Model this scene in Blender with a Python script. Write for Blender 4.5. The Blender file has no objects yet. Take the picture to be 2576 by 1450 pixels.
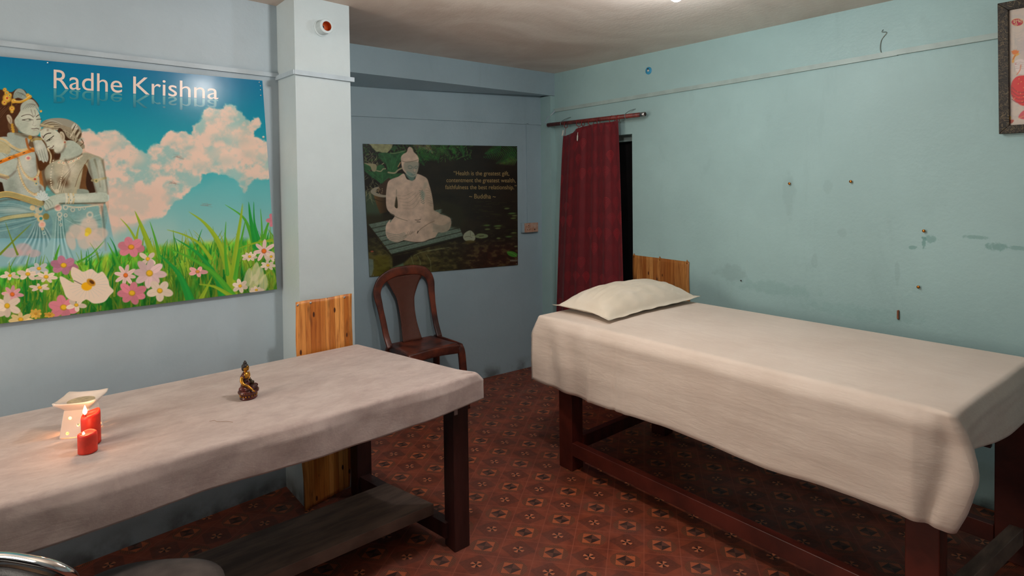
import bpy, bmesh, math, random
import numpy as np
from mathutils import Vector, Matrix, noise
random.seed(7)
C = bpy.context.scene.collection
PI = math.pi

# ------------------------------------------------------------------ camera
cam_d = bpy.data.cameras.new('camera'); cam = bpy.data.objects.new('camera', cam_d); C.objects.link(cam)
yaw, pitch, roll = (math.radians(a) for a in (49.996, -1.222, -0.676))
dv = Vector((math.cos(yaw)*math.cos(pitch), math.sin(yaw)*math.cos(pitch), math.sin(pitch)))
rv = Vector((math.sin(yaw), -math.cos(yaw), 0)); uv_ = rv.cross(dv)
r2 = math.cos(roll)*rv + math.sin(roll)*uv_; u2 = -math.sin(roll)*rv + math.cos(roll)*uv_
mw = Matrix((r2, u2, -dv)).transposed().to_4x4(); mw.translation = Vector((0, 0, 1.6))
cam.matrix_world = mw
cam_d.sensor_width = 36; cam_d.lens = 1467.86/2576*36; cam_d.shift_y = -(725-491.96)/2576
cam_d.clip_start = 0.02
bpy.context.scene.camera = cam

# ------------------------------------------------------------------ world, lights, exposure
sc = bpy.context.scene
sc.view_settings.view_transform = 'Standard'; sc.view_settings.look = 'None'
sc.view_settings.gamma = 1; sc.view_settings.exposure = 0.0
try: sc.view_settings.use_curve_mapping = False
except Exception: pass
wd = bpy.data.worlds.new('world'); sc.world = wd; wd.use_nodes = True
wd.node_tree.nodes['Background'].inputs[0].default_value = (.55, .6, .7, 1)
wd.node_tree.nodes['Background'].inputs[1].default_value = 0.02

def lamp(name, loc, power, col, rad):
    l = bpy.data.lights.new(name, 'POINT'); l.energy = power; l.color = col; l.shadow_soft_size = rad
    o = bpy.data.objects.new(name, l); C.objects.link(o); o.location = loc; return o
LAMP_COOL = (2.30, 1.56, 2.455); LAMP_WARM = (1.25, 1.60, 2.37)
lamp('bulb_light', (LAMP_COOL[0], LAMP_COOL[1], LAMP_COOL[2]-.045), 17, (.93, .97, 1.0), .05)
lamp('warm_bulb_light', (LAMP_WARM[0], LAMP_WARM[1], LAMP_WARM[2]-.06), 36, (1.0, .95, .90), .05)
wl = bpy.data.lights.new('side_fill_light', 'AREA'); wl.energy = 42; wl.color = (1.0, .90, .78)  # warm fill added from the side, set at an invented window
wl.shape = 'RECTANGLE'; wl.size = 1.1; wl.size_y = 1.0
wo = bpy.data.objects.new('side_fill_light', wl); C.objects.link(wo); wo.location = (-1.93, 2.1, 1.60)
wo.rotation_euler = (0, -PI/2-.42, 0)

# ------------------------------------------------------------------ colour + material helpers
def lin(c):
    return tuple(((v/255)/12.92 if v/255 <= .04045 else ((v/255+.055)/1.055)**2.4) for v in c)
class NT:
    """small helper to write node maths as expressions"""
    def __init__(s, mat): s.t = mat.node_tree; s.n = s.t.nodes; s.l = s.t.links
    def node(s, typ, ins=None, **kw):
        n = s.n.new(typ)
        for k, v in kw.items(): setattr(n, k, v)
        for k, v in (ins or {}).items(): s.put(n.inputs[k], v)
        return n
    def put(s, sock, v):
        if hasattr(v, 'is_output') or isinstance(v, bpy.types.NodeSocket): s.l.new(v, sock)
        elif isinstance(v, (tuple, list)) and sock.type == 'RGBA' and len(v) == 3: sock.default_value = (*v, 1)
        else: sock.default_value = v
    def m(s, op, a, b=0.0, c=0.0):
        n = s.n.new('ShaderNodeMath'); n.operation = op
        s.put(n.inputs[0], a); s.put(n.inputs[1], b); s.put(n.inputs[2], c); return n.outputs[0]
    def mix(s, f, a, b):
        n = s.n.new('ShaderNodeMix'); n.data_type = 'RGBA'
        s.put(n.inputs[0], f); s.put(n.inputs[6], a); s.put(n.inputs[7], b); return n.outputs[2]
    def noise(s, scale, vec=None, detail=4, rough=.55, dist=0):
        n = s.node('ShaderNodeTexNoise', {'Scale': scale, 'Detail': detail, 'Roughness': rough, 'Distortion': dist})
        if vec is not None: s.put(n.inputs['Vector'], vec)
        return n.outputs['Fac']
    def smooth(s, v, a, b):
        n = s.n.new('ShaderNodeMapRange'); n.interpolation_type = 'SMOOTHSTEP'
        s.put(n.inputs[0], v); n.inputs[1].default_value = a; n.inputs[2].default_value = b; return n.outputs[0]
    def pos(s): return s.n.new('ShaderNodeNewGeometry').outputs['Position']
    def sep(s, v):
        n = s.node('ShaderNodeSeparateXYZ'); s.l.new(v, n.inputs[0]); return n.outputs
    def comb(s, x, y, z=0.0):
        n = s.node('ShaderNodeCombineXYZ'); s.put(n.inputs[0], x); s.put(n.inputs[1], y); s.put(n.inputs[2], z); return n.outputs[0]
    def scale(s, v, k):
        n = s.n.new('ShaderNodeVectorMath'); n.operation = 'MULTIPLY'; s.put(n.inputs[0], v); n.inputs[1].default_value = k; return n.outputs[0]
    def bump(s, h, strength=.3, dist=.01):
        n = s.node('ShaderNodeBump', {'Height': h, 'Strength': strength, 'Distance': dist}); return n.outputs[0]
def newmat(name):
    m = bpy.data.materials.new(name); m.use_nodes = True; return m, NT(m), m.node_tree.nodes['Principled BSDF']
def mat(name, c, rough=.6, metal=0.0, var=.12, nscale=8, bump=0.0, bscale=60, spec=.5, stretch=None, c2=None, emit=None, **kw):
    m, t, b = newmat(name)
    co = t.node('ShaderNodeTexCoord').outputs['Object']
    if stretch: co = t.scale(co, stretch)
    f = t.noise(nscale, co)
    c2 = c2 or tuple(v*(1-var*2.2) for v in c); c1 = c if c2 is not None and var == 0 else tuple(min(1, v*(1+var*.8)) for v in c)
    t.put(b.inputs['Base Color'], t.mix(t.smooth(f, .32, .68), c2, c1))
    b.inputs['Roughness'].default_value = rough; b.inputs['Metallic'].default_value = metal
    b.inputs['Specular IOR Level'].default_value = spec
    if bump: t.put(b.inputs['Normal'], t.bump(t.noise(bscale, co), bump, .004))
    if emit: b.inputs['Emission Color'].default_value = (*emit[0], 1); b.inputs['Emission Strength'].default_value = emit[1]
    for k, v in kw.items(): b.inputs[k.replace('_', ' ')].default_value = v
    return m

# ------------------------------------------------------------------ mesh helpers
def obj(name, bm, m, parent=None, smooth=False, bevel=0, loc=None):
    bmesh.ops.recalc_face_normals(bm, faces=bm.faces)
    me = bpy.data.meshes.new(name); bm.to_mesh(me); bm.free()
    return objme(name, me, m, parent, smooth, bevel, loc)
def objme(name, me, m, parent=None, smooth=False, bevel=0, loc=None):
    if m: me.materials.append(m)
    if smooth:
        for p in me.polygons: p.use_smooth = True
    o = bpy.data.objects.new(name, me); C.objects.link(o)
    if parent: o.parent = parent
    if loc: o.location = loc
    if bevel:
        bv = o.modifiers.new('bevel', 'BEVEL'); bv.width = bevel; bv.segments = 3; bv.limit_method = 'ANGLE'
        if smooth is False:
            for p in me.polygons: p.use_smooth = True
            bv.harden_normals = True
    return o
def tag(o, label, cat, group=None, kind=None):
    if label: o['label'] = label
    if cat: o['category'] = cat
    if group: o['group'] = group
    if kind: o['kind'] = kind
    return o
def thing(name, label, cat, loc=(0, 0, 0), rz=0, group=None):
    o = bpy.data.objects.new(name, None); C.objects.link(o); o.empty_display_size = .05
    o.location = loc; o.rotation_euler = (0, 0, rz); return tag(o, label, cat, group)
def struct(name, bm, m, label=None, cat=None):
    o = obj(name, bm, m); o['kind'] = 'structure'
    if label: o['label'] = label
    return o
def box(bm, x0, x1, y0, y1, z0, z1, M=None):
    vs = [bm.verts.new((x, y, z)) for z in (z0, z1) for x, y in ((x0, y0), (x1, y0), (x1, y1), (x0, y1))]
    for f in ((0, 3, 2, 1), (4, 5, 6, 7), (0, 1, 5, 4), (1, 2, 6, 5), (2, 3, 7, 6), (3, 0, 4, 7)):
        bm.faces.new([vs[i] for i in f])
    if M is not None: bmesh.ops.transform(bm, matrix=M, verts=vs)
    return vs
def boxm(*a, M=None):
    bm = bmesh.new(); box(bm, *a, M=M); return bm
def prism(pts, z0, z1, bm=None):
    bm = bm or bmesh.new()
    a = [bm.verts.new((x, y, z0)) for x, y in pts]; b = [bm.verts.new((x, y, z1)) for x, y in pts]
    n = len(pts); bm.faces.new(a[::-1]); bm.faces.new(b)
    for i in range(n): bm.faces.new((a[i], a[(i+1) % n], b[(i+1) % n], b[i]))
    return bm
def rings(bm, R, close=True, caps=True):
    """R = list of rings (lists of Vector)"""
    V = [[bm.verts.new(p) for p in r] for r in R]; n = len(V[0])
    for a, b in zip(V, V[1:]):
        for i in range(n if close else n-1):
            j = (i+1) % n; bm.faces.new((a[i], a[j], b[j], b[i]))
    if caps: bm.faces.new(V[0][::-1]); bm.faces.new(V[-1])
    return V
def lathe(prof, n=32, bm=None, M=None):
    bm = bm or bmesh.new(); R = [[Vector((r*math.cos(2*PI*i/n), r*math.sin(2*PI*i/n), z)) for i in range(n)] for r, z in prof]
    if M is not None: R = [[M @ v for v in r] for r in R]
    rings(bm, R); return bm
def tube(path, rad, n=12, bm=None, flat=None, up=None, closed=False):
    """sweep; rad number or list; flat = (w,h) lists for an elliptic/boxy section with given up vector"""
    bm = bm or bmesh.new(); P = [Vector(p) for p in path]; R = []
    prev = None
    for i, p in enumerate(P):
        if closed: t = (P[(i+1) % len(P)]-P[i-1]).normalized()
        else: t = (P[min(i+1, len(P)-1)]-P[max(i-1, 0)]).normalized()
        u = Vector(up) if up is not None else (prev if prev is not None else (Vector((0, 0, 1)) if abs(t.z) < .9 else Vector((1, 0, 0))))
        a = (u - t*u.dot(t)).normalized(); b = t.cross(a); prev = a
        if flat:
            w, h = flat[i] if isinstance(flat, list) else flat
            rr = []
            for k in range(n):
                th = 2*PI*k/n; c, s = math.cos(th), math.sin(th)
                e = .5
                rr.append(p + a*(h/2*math.copysign(abs(s)**e, s)) + b*(w/2*math.copysign(abs(c)**e, c)))
            R.append(rr)
        else:
            r = rad[i] if isinstance(rad, (list, tuple)) else rad
            R.append([p + a*(r*math.cos(2*PI*k/n)) + b*(r*math.sin(2*PI*k/n)) for k in range(n)])
    if closed: R.append(R[0]); rings(bm, R, caps=False); bmesh.ops.remove_doubles(bm, verts=bm.verts, dist=1e-6)
    else: rings(bm, R)
    return bm
def smoothpath(pts, k=6):
    P = [Vector(p) for p in pts]; out = []
    for i in range(len(P)-1):
        p0, p1, p2, p3 = P[max(i-1, 0)], P[i], P[i+1], P[min(i+2, len(P)-1)]
        for j in range(k):
            t = j/k; out.append(.5*((2*p1)+(-p0+p2)*t+(2*p0-5*p1+4*p2-p3)*t*t+(-p0+3*p1-3*p2+p3)*t*t*t))
    out.append(P[-1]); return out
def ellipsoid(bm, c, r, M=None, n=20):
    g = bmesh.ops.create_uvsphere(bm, u_segments=n, v_segments=max(8, n//2+2), radius=1)
    T = Matrix.Translation(c) @ (M or Matrix()) @ Matrix.Diagonal((*r, 1)); bmesh.ops.transform(bm, matrix=T, verts=g['verts'])
def remesh(o, vox, sm=3):
    r = o.modifiers.new('remesh', 'REMESH'); r.mode = 'VOXEL'; r.voxel_size = vox; r.use_smooth_shade = True
    s = o.modifiers.new('smooth', 'SMOOTH'); s.iterations = sm; s.factor = .5
def gridmesh(bm, F, nu, nv, closeu=False):
    V = [[bm.verts.new(F(i/(nu if closeu else nu-1), j/(nv-1))) for i in range(nu)] for j in range(nv)]
    for j in range(nv-1):
        for i in range(nu if closeu else nu-1):
            k = (i+1) % nu; bm.faces.new((V[j][i], V[j][k], V[j+1][k], V[j+1][i]))
    return V
def solid(o, th, off=-1):
    s = o.modifiers.new('thickness', 'SOLIDIFY'); s.thickness = th; s.offset = off

#@@MATERIALS
def paint(name, c, dirt=.12, streak=True, blotch=None):
    m, t, b = newmat(name); P = t.pos()
    f1 = t.noise(1.3, P, 5, .6); f2 = t.noise(9, t.scale(P, (1, 1, .45)), 5, .65); f3 = t.noise(2.6, t.scale(P, (1, 1, .3)), 6, .7, .6)
    col = t.mix(t.smooth(f1, .3, .7), tuple(v*.93 for v in c), tuple(min(1, v*1.05) for v in c))
    col = t.mix(t.m('MULTIPLY', t.smooth(f3, .56, .74), dirt*2.2), col, tuple(v*.72 for v in c))
    col = t.mix(t.m('MULTIPLY', t.smooth(f2, .6, .75), dirt), col, tuple(v*.6 for v in c))
    # grimy splash zone low on the wall
    z = t.sep(P)[2]
    low = t.m('MULTIPLY', t.smooth(z, .13, .0), t.smooth(t.noise(7, P, 5), .35, .65))
    col = t.mix(t.m('MULTIPLY', low, .75), col, (.06, .055, .045))
    if blotch: col = blotch(t, P, col, c)
    t.put(b.inputs['Base Color'], col); b.inputs['Roughness'].default_value = .48; b.inputs['Specular IOR Level'].default_value = .35
    h = t.m('ADD', t.noise(45, P, 5, .6), t.m('MULTIPLY', t.noise(5, P, 3), 1.6))
    t.put(b.inputs['Normal'], t.bump(h, .25, .005)); return m
def right_blotch(t, P, col, c):
    y, z = t.sep(P)[1], t.sep(P)[2]
    def spot(y0, z0, ry, rz, s, colr, ns=14, th=.5):
        dy = t.m('DIVIDE', t.m('SUBTRACT', y, y0), ry); dz = t.m('DIVIDE', t.m('SUBTRACT', z, z0), rz)
        r = t.m('ADD', t.m('MULTIPLY', dy, dy), t.m('MULTIPLY', dz, dz))
        r = t.m('ADD', r, t.m('MULTIPLY', t.m('SUBTRACT', t.noise(ns, P, 5, .65), .5), 3.0))
        return t.m('MULTIPLY', t.smooth(r, 1.0, th), s)
    g = (c[0]*.36, c[1]*.56, c[2]*.52); dk = tuple(v*.68 for v in c)
    for (y0, z0, ry, rz, s, cc, ns, th) in (
        (1.62, 1.50, .045, .14, .28, dk, 9, .3), (1.40, 1.56, .03, .05, .25, dk, 9, .3), (1.32, 1.30, .03, .03, .3, dk, 9, .3),
        (.905, 1.29, .035, .022, .55, g, 60, .3), (.93, 1.27, .012, .04, .7, g, 60, .3), (.72, 1.31, .06, .012, .5, g, 70, .2),
        (.64, 1.27, .05, .022, .6, g, 60, .2), (.56, 1.27, .05, .012, .5, g, 70, .2), (.98, 1.24, .02, .012, .6, g, 50, .3),
        (1.72, .93, .28, .05, .2, g, 22, .2), (1.25, .86, .35, .05, .16, g, 24, .2), (2.0, 1.0, .15, .06, .4, dk, 14, .2),
        (1.47, 1.12, .02, .05, .3, dk, 16, .3), (1.05, 1.10, .012, .08, .3, dk, 16, .3)):
        col = t.mix(spot(y0, z0, ry, rz, s, cc, ns, th), col, cc)
    return col
WALLC = lin((168, 190, 196))
M_wall_l = paint('pale blue wall paint', lin((176, 193, 203)))
M_wall_b = paint('blue grey wall paint', lin((158, 180, 190)))
M_wall_r = paint('teal blue wall paint', lin((164, 196, 196)), .14, blotch=right_blotch)
M_pillar = paint('pale pillar paint', lin((192, 206, 210)), .05)
M_trunk = mat('painted trunking', lin((174, 190, 200)), .45, var=.06)
M_trunk_r = mat('bare grey trunking', lin((166, 186, 182)), .45, var=.06)
# ceiling: mottled whitewash, with shade near the pillar painted in
m, t, b = newmat('shaded ceiling'); P = t.pos()
f = t.noise(1.1, P, 5, .6, .8); g = t.noise(60, t.scale(P, (1, .35, 1)), 3, .7)
col = t.mix(t.smooth(f, .3, .7), lin((212, 194, 180)), lin((240, 228, 216)))
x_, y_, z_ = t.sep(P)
corner = t.m('MULTIPLY', t.smooth(x_, 2.2, 1.3), t.smooth(y_, 2.2, 3.4))  # pillar's shade, darkened into the ceiling colour
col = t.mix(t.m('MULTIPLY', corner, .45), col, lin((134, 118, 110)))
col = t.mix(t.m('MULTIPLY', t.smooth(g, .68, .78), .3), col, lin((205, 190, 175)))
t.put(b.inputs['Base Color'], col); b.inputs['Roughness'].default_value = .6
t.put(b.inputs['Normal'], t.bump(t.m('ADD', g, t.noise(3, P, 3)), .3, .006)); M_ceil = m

# floor: printed tiles, laid at an angle to the walls
m, t, b = newmat('patterned floor'); P = t.pos(); X, Y, Z = t.sep(P)
e1 = Vector((.1022, .0775)); e2 = Vector((.0973, -.1177)); O = Vector((1.718, 1.703))
det = e1.x*e2.y-e1.y*e2.x
dx = t.m('SUBTRACT', X, O.x); dy = t.m('SUBTRACT', Y, O.y)
a = t.m('ADD', t.m('MULTIPLY', dx, e2.y/det), t.m('MULTIPLY', dy, -e2.x/det))
bb = t.m('ADD', t.m('MULTIPLY', dx, -e1.y/det), t.m('MULTIPLY', dy, e1.x/det))
ia = t.m('FLOOR', a); ib = t.m('FLOOR', bb)
u = t.m('SUBTRACT', t.m('SUBTRACT', a, ia), .5); v = t.m('SUBTRACT', t.m('SUBTRACT', bb, ib), .5)
par = t.m('MODULO', t.m('ADD', t.m('ADD', ia, ib), 1000), 2)   # 0 / 1
au = t.m('ABSOLUTE', u); av = t.m('ABSOLUTE', v)
mx = t.m('MAXIMUM', au, av); l1 = t.m('ADD', au, av)
rr = t.m('SQRT', t.m('ADD', t.m('MULTIPLY', u, u), t.m('MULTIPLY', v, v)))
def lt(x, k): return t.m('LESS_THAN', x, k)
def gt(x, k): return t.m('GREATER_THAN', x, k)
AND = lambda p, q: t.m('MULTIPLY', p, q)
base = t.mix(t.smooth(t.noise(14, P, 5), .3, .7), lin((112, 52, 36)), lin((144, 70, 46)))
dark = lin((58, 36, 30)); orange = lin((178, 92, 56)); cream = 0; brown = lin((104, 62, 48))
wood = t.noise(30, t.comb(t.m('MULTIPLY', t.m('ADD', a, bb), .2), t.m('SUBTRACT', a, bb)), 3)
# round medallion tile
sq = lt(mx, .26); di = lt(l1, .26)
ring = AND(lt(rr, .42), t.m('SUBTRACT', 1, sq))
hatch = t.m('MULTIPLY', t.m('SINE', t.m('MULTIPLY', u, 105)), t.m('SINE', t.m('MULTIPLY', v, 105)))
medal = t.mix(ring, base, t.mix(gt(hatch, 0), lin((60, 34, 26)), lin((146, 84, 56))))
ringdir = lt(t.m('ABSOLUTE', t.m('SUBTRACT', au, av)), .19)
medal = t.mix(sq, medal, orange)
quad = AND(gt(t.m('MULTIPLY', u, v), 0), 1.0)
medal = t.mix(di, medal, t.mix(quad, dark, brown))
# star tile
band = AND(gt(l1, .22), lt(l1, .52))
star = t.mix(t.m('MULTIPLY', band, .6), base, t.mix(t.smooth(wood, .4, .6), lin((70, 38, 30)), lin((104, 56, 42))))
ang = t.m('ARCTAN2', v, u); pet = t.m('SINE', t.m('MULTIPLY', ang, 4))
petal = AND(gt(pet, .1), lt(rr, .17)); petd = AND(lt(pet, .1), lt(rr, .12))
star = t.mix(t.m('MULTIPLY', lt(l1, .22), .45), star, dark); star = t.mix(petal, star, lin((190, 112, 76))); star = t.mix(petd, star, lin((40, 26, 24)))
col = t.mix(par, star, medal)
col = t.mix(t.m('MULTIPLY', gt(mx, .486), .6), col, lin((158, 86, 64)))
wear = t.smooth(t.noise(2.2, P, 6, .7), .42, .66)
col = t.mix(t.m('MULTIPLY', wear, .28), col, lin((92, 62, 56)))
scr = t.smooth(t.noise(26, t.scale(P, (1, .3, 1)), 6, .8), .66, .74)
col = t.mix(t.m('MULTIPLY', scr, .22), col, lin((190, 130, 105)))
# the long torn seam across the sheet
seam = t.m('ABSOLUTE', t.m('ADD', t.m('SUBTRACT', t.m('MULTIPLY', dx, .62), t.m('MULTIPLY', dy, -.78)), t.m('ADD', -.33, t.m('MULTIPLY', t.m('SUBTRACT', t.noise(6, P, 2), .5), .012))))
# dust by the walls
dust = t.m('MULTIPLY', t.smooth(t.noise(5, P, 5, .65), .5, .7), t.smooth(Y, 2.6, 3.1))
col = t.mix(t.m('MULTIPLY', dust, .25), col, lin((110, 92, 80)))
t.put(b.inputs['Base Color'], col)
t.put(b.inputs['Roughness'], t.m('ADD', .42, t.m('MULTIPLY', wear, .25)))
t.put(b.inputs['Normal'], t.bump(t.m('ADD', t.noise(12, P, 3), t.m('MULTIPLY', gt(mx, .484), -.4)), .25, .004)); M_floor = m

M_darkwood = mat('dark stained wood', lin((58, 30, 28)), .42, var=.25, nscale=5, stretch=(3, 3, .5), bump=.15, bscale=30)
M_redwood = mat('red brown stained wood', lin((86, 32, 22)), .40, var=.22, nscale=5, stretch=(3, 1, 1), bump=.15, bscale=30)
M_dusty = mat('dusty wood', lin((122, 100, 88)), .75, var=.2, nscale=6, stretch=(.6, 3, 1), bump=.2, bscale=30)
M_plastic = mat('brown moulded plastic', lin((118, 58, 40)), .33, var=.25, nscale=9, c2=lin((66, 36, 32)))
m, t, b = newmat('woven print plastic'); co = t.node('ShaderNodeTexCoord').outputs['Object']; X, Y, Z = t.sep(co)
wv = t.m('MULTIPLY', t.m('SINE', t.m('MULTIPLY', X, 620)), t.m('SINE', t.m('MULTIPLY', Z, 620)))
t.put(b.inputs['Base Color'], t.mix(t.smooth(wv, -.4, .4), lin((82, 42, 30)), lin((112, 60, 44))))
b.inputs['Roughness'].default_value = .38; t.put(b.inputs['Normal'], t.bump(wv, .5, .002)); M_woven = m
M_sheet = None
def cloth(name, c1, c2, wr, weave=900, blot=2.5):
    m, t, b = newmat(name); co = t.node('ShaderNodeTexCoord').outputs['Object']
    f = t.noise(blot, co, 6, .62, .4)
    t.put(b.inputs['Base Color'], t.mix(t.smooth(f, .3, .72), c2, c1))
    b.inputs['Roughness'].default_value = .9; b.inputs['Specular IOR Level'].default_value = .15
    b.inputs['Sheen Weight'].default_value = .15
    h = t.m('ADD', t.m('MULTIPLY', t.noise(34, t.scale(co, wr), 4, .55, .4), 1.0), t.m('MULTIPLY', t.noise(weave, co, 2), .04))
    t.put(b.inputs['Normal'], t.bump(h, .42, .004)); return m
M_sheet = cloth('cream cotton sheet', lin((228, 213, 200)), lin((218, 201, 187)), (1, .35, 1.6))
M_pillow = cloth('white pillow cotton', lin((226, 216, 200)), lin((218, 206, 186)), (.6, .6, .8))
def fleece():
    m, t, b = newmat('grey pink non woven cloth'); co = t.node('ShaderNodeTexCoord').outputs['Object']
    f = t.noise(7, t.scale(co, (1, 1.6, 1)), 8, .75, .3); g = t.noise(26, t.scale(co, (.6, 1.4, 1)), 5, .7)
    col = t.mix(t.smooth(f, .32, .68), lin((172, 154, 148)), lin((192, 176, 170)))
    col = t.mix(t.m('MULTIPLY', t.smooth(g, .45, .75), .35), col, lin((158, 142, 138)))
    t.put(b.inputs['Base Color'], col); b.inputs['Roughness'].default_value = .95; b.inputs['Specular IOR Level'].default_value = .1
    b.inputs['Sheen Weight'].default_value = .25
    h = t.m('ADD', t.m('MULTIPLY', t.noise(10, t.scale(co, (.5, 1.6, 1)), 5, .65, .6), .55), t.m('MULTIPLY', t.noise(160, co, 3), .05))
    t.put(b.inputs['Normal'], t.bump(h, .5, .008)); return m
M_fleece = fleece()
def planks(name, axis, w, bright=1.0):
    m, t, b = newmat(name); co = t.node('ShaderNodeTexCoord').outputs['Object']; S = t.sep(co)
    s = S[axis]; z = S[2]
    k = t.m('DIVIDE', s, w); ik = t.m('FLOOR', k); fr = t.m('SUBTRACT', k, ik)
    wn = t.node('ShaderNodeTexWhiteNoise', noise_dimensions='1D'); t.put(wn.inputs['W'], ik); rnd = wn.outputs['Value']
    v = t.comb(t.m('MULTIPLY', s, 60), t.m('MULTIPLY', z, 4), t.m('MULTIPLY', ik, 7.3))
    g = t.noise(1.0, v, 5, .65, .7)
    col = t.mix(rnd, lin((178*bright, 104*bright, 38*bright)), lin((232*bright, 164*bright, 88*bright)))
    col = t.mix(t.m('MULTIPLY', t.smooth(g, .4, .68), .7), col, lin((150*bright, 76*bright, 24*bright)))
    st = t.noise(1.0, t.comb(t.m('MULTIPLY', s, 16), t.m('MULTIPLY', z, 3.2), 4.0), 3, .6)
    col = t.mix(t.m('MULTIPLY', t.smooth(st, .56, .72), .75), col, lin((78, 48, 30)))
    vo = t.node('ShaderNodeTexVoronoi', {'Scale': 1.0, 'Randomness': 1.0}); t.put(vo.inputs['Vector'], t.comb(t.m('MULTIPLY', s, 26), t.m('MULTIPLY', z, 10.0), 0))
    col = t.mix(t.smooth(vo.outputs['Distance'], .17, .10), col, lin((74, 34, 16)))
    col = t.mix(t.m('MULTIPLY', t.m('LESS_THAN', fr, .05), .7), col, lin((90, 46, 18)))
    t.put(b.inputs['Base Color'], col); b.inputs['Roughness'].default_value = .38; return m
M_print_l = planks('wood print vinyl', 0, .026, 1.06)
M_print_r = planks('wood print vinyl dull', 1, .03, .86)
M_wax = mat('red candle wax', lin((208, 48, 26)), .5, var=.12, nscale=20, Subsurface_Weight=.35, Subsurface_Scale=.02)
M_wick = mat('charred wick', (.02, .015, .01), .9)
M_ceramic = mat('white glazed ceramic', lin((228, 214, 204)), .12, var=.03)
M_residue = mat('dried oil residue', lin((196, 178, 140)), .35, var=.16, nscale=60)
def flame_mat():
    m, t, b = newmat('candle flame'); z = t.sep(t.node('ShaderNodeTexCoord').outputs['Generated'])[2]
    col = t.mix(t.smooth(z, .0, .35), (1, .35, .12), (1, .80, .52))
    t.put(b.inputs['Base Color'], (0, 0, 0)); t.put(b.inputs['Emission Color'], col); b.inputs['Emission Strength'].default_value = 7; return m
M_flame = flame_mat()
M_gold = mat('gilded metal', lin((196, 138, 48)), .3, .75, var=.25, nscale=60)
M_maroon = mat('dark maroon lacquer', lin((84, 34, 28)), .28, var=.3, nscale=40, c2=lin((48, 20, 18)))
M_hairblack = mat('matt black paint', lin((40, 34, 32)), .6, var=.2)
M_bronze = mat('dark bronze paint', lin((70, 52, 30)), .35, .5, var=.35, nscale=50)
M_chrome = mat('chromed steel', (.75, .75, .75), .08, 1.0, var=.02)
M_dullwire = mat('dull painted wire', lin((110, 130, 130)), .6)
M_steel = mat('dull zinc steel', (.45, .45, .45), .4, 1.0, var=.1)
M_vinyl = mat('grey vinyl upholstery', lin((92, 84, 80)), .5, var=.12, nscale=20, bump=.2, bscale=300)
M_blackvinyl = mat('black upholstery', lin((22, 20, 24)), .45, var=.1, bump=.2, bscale=300)
M_black = mat('doorway darkness', lin((16, 10, 11)), .6, var=.3)
M_pipe = mat('red brown painted pipe', lin((122, 52, 44)), .45, var=.2, nscale=30, c2=lin((88, 36, 32)))
M_redring = mat('red plastic ring', lin((150, 14, 22)), .3)
M_white = mat('white plastic', lin((205, 205, 195)), .4)
M_socket = mat('stained socket plastic', lin((186, 160, 144)), .4, var=.15, nscale=30, c2=lin((176, 130, 104)))
M_hole = mat('socket slots', (.03, .015, .01), .8)
M_brass = mat('brass screw head', lin((190, 120, 50)), .3, 1.0)
M_orange = mat('orange pipe inside', lin((196, 84, 30)), .5, var=.2)
M_bluedisc = mat('blue plastic disc', lin((60, 150, 190)), .35, var=.1)
M_mattress = mat('foam mattress', lin((150, 140, 130)), .8)
M_art_edge = mat('board edge', lin((120, 120, 116)), .6)
def marble():
    m, t, b = newmat('dark marbled frame'); co = t.node('ShaderNodeTexCoord').outputs['Object']
    f = t.noise(60, co, 7, .7, 1.2); v = t.m('ABSOLUTE', t.m('SUBTRACT', t.noise(38, co, 5, .6, 1.5), .5))
    col = t.mix(t.smooth(f, .35, .68), lin((22, 20, 19)), lin((52, 45, 37)))
    col = t.mix(t.m('MULTIPLY', t.smooth(v, .018, .0), .8), col, lin((150, 130, 96)))
    t.put(b.inputs['Base Color'], col); b.inputs['Roughness'].default_value = .4; b.inputs['Specular IOR Level'].default_value = .25; return m
M_marble = marble()
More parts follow.
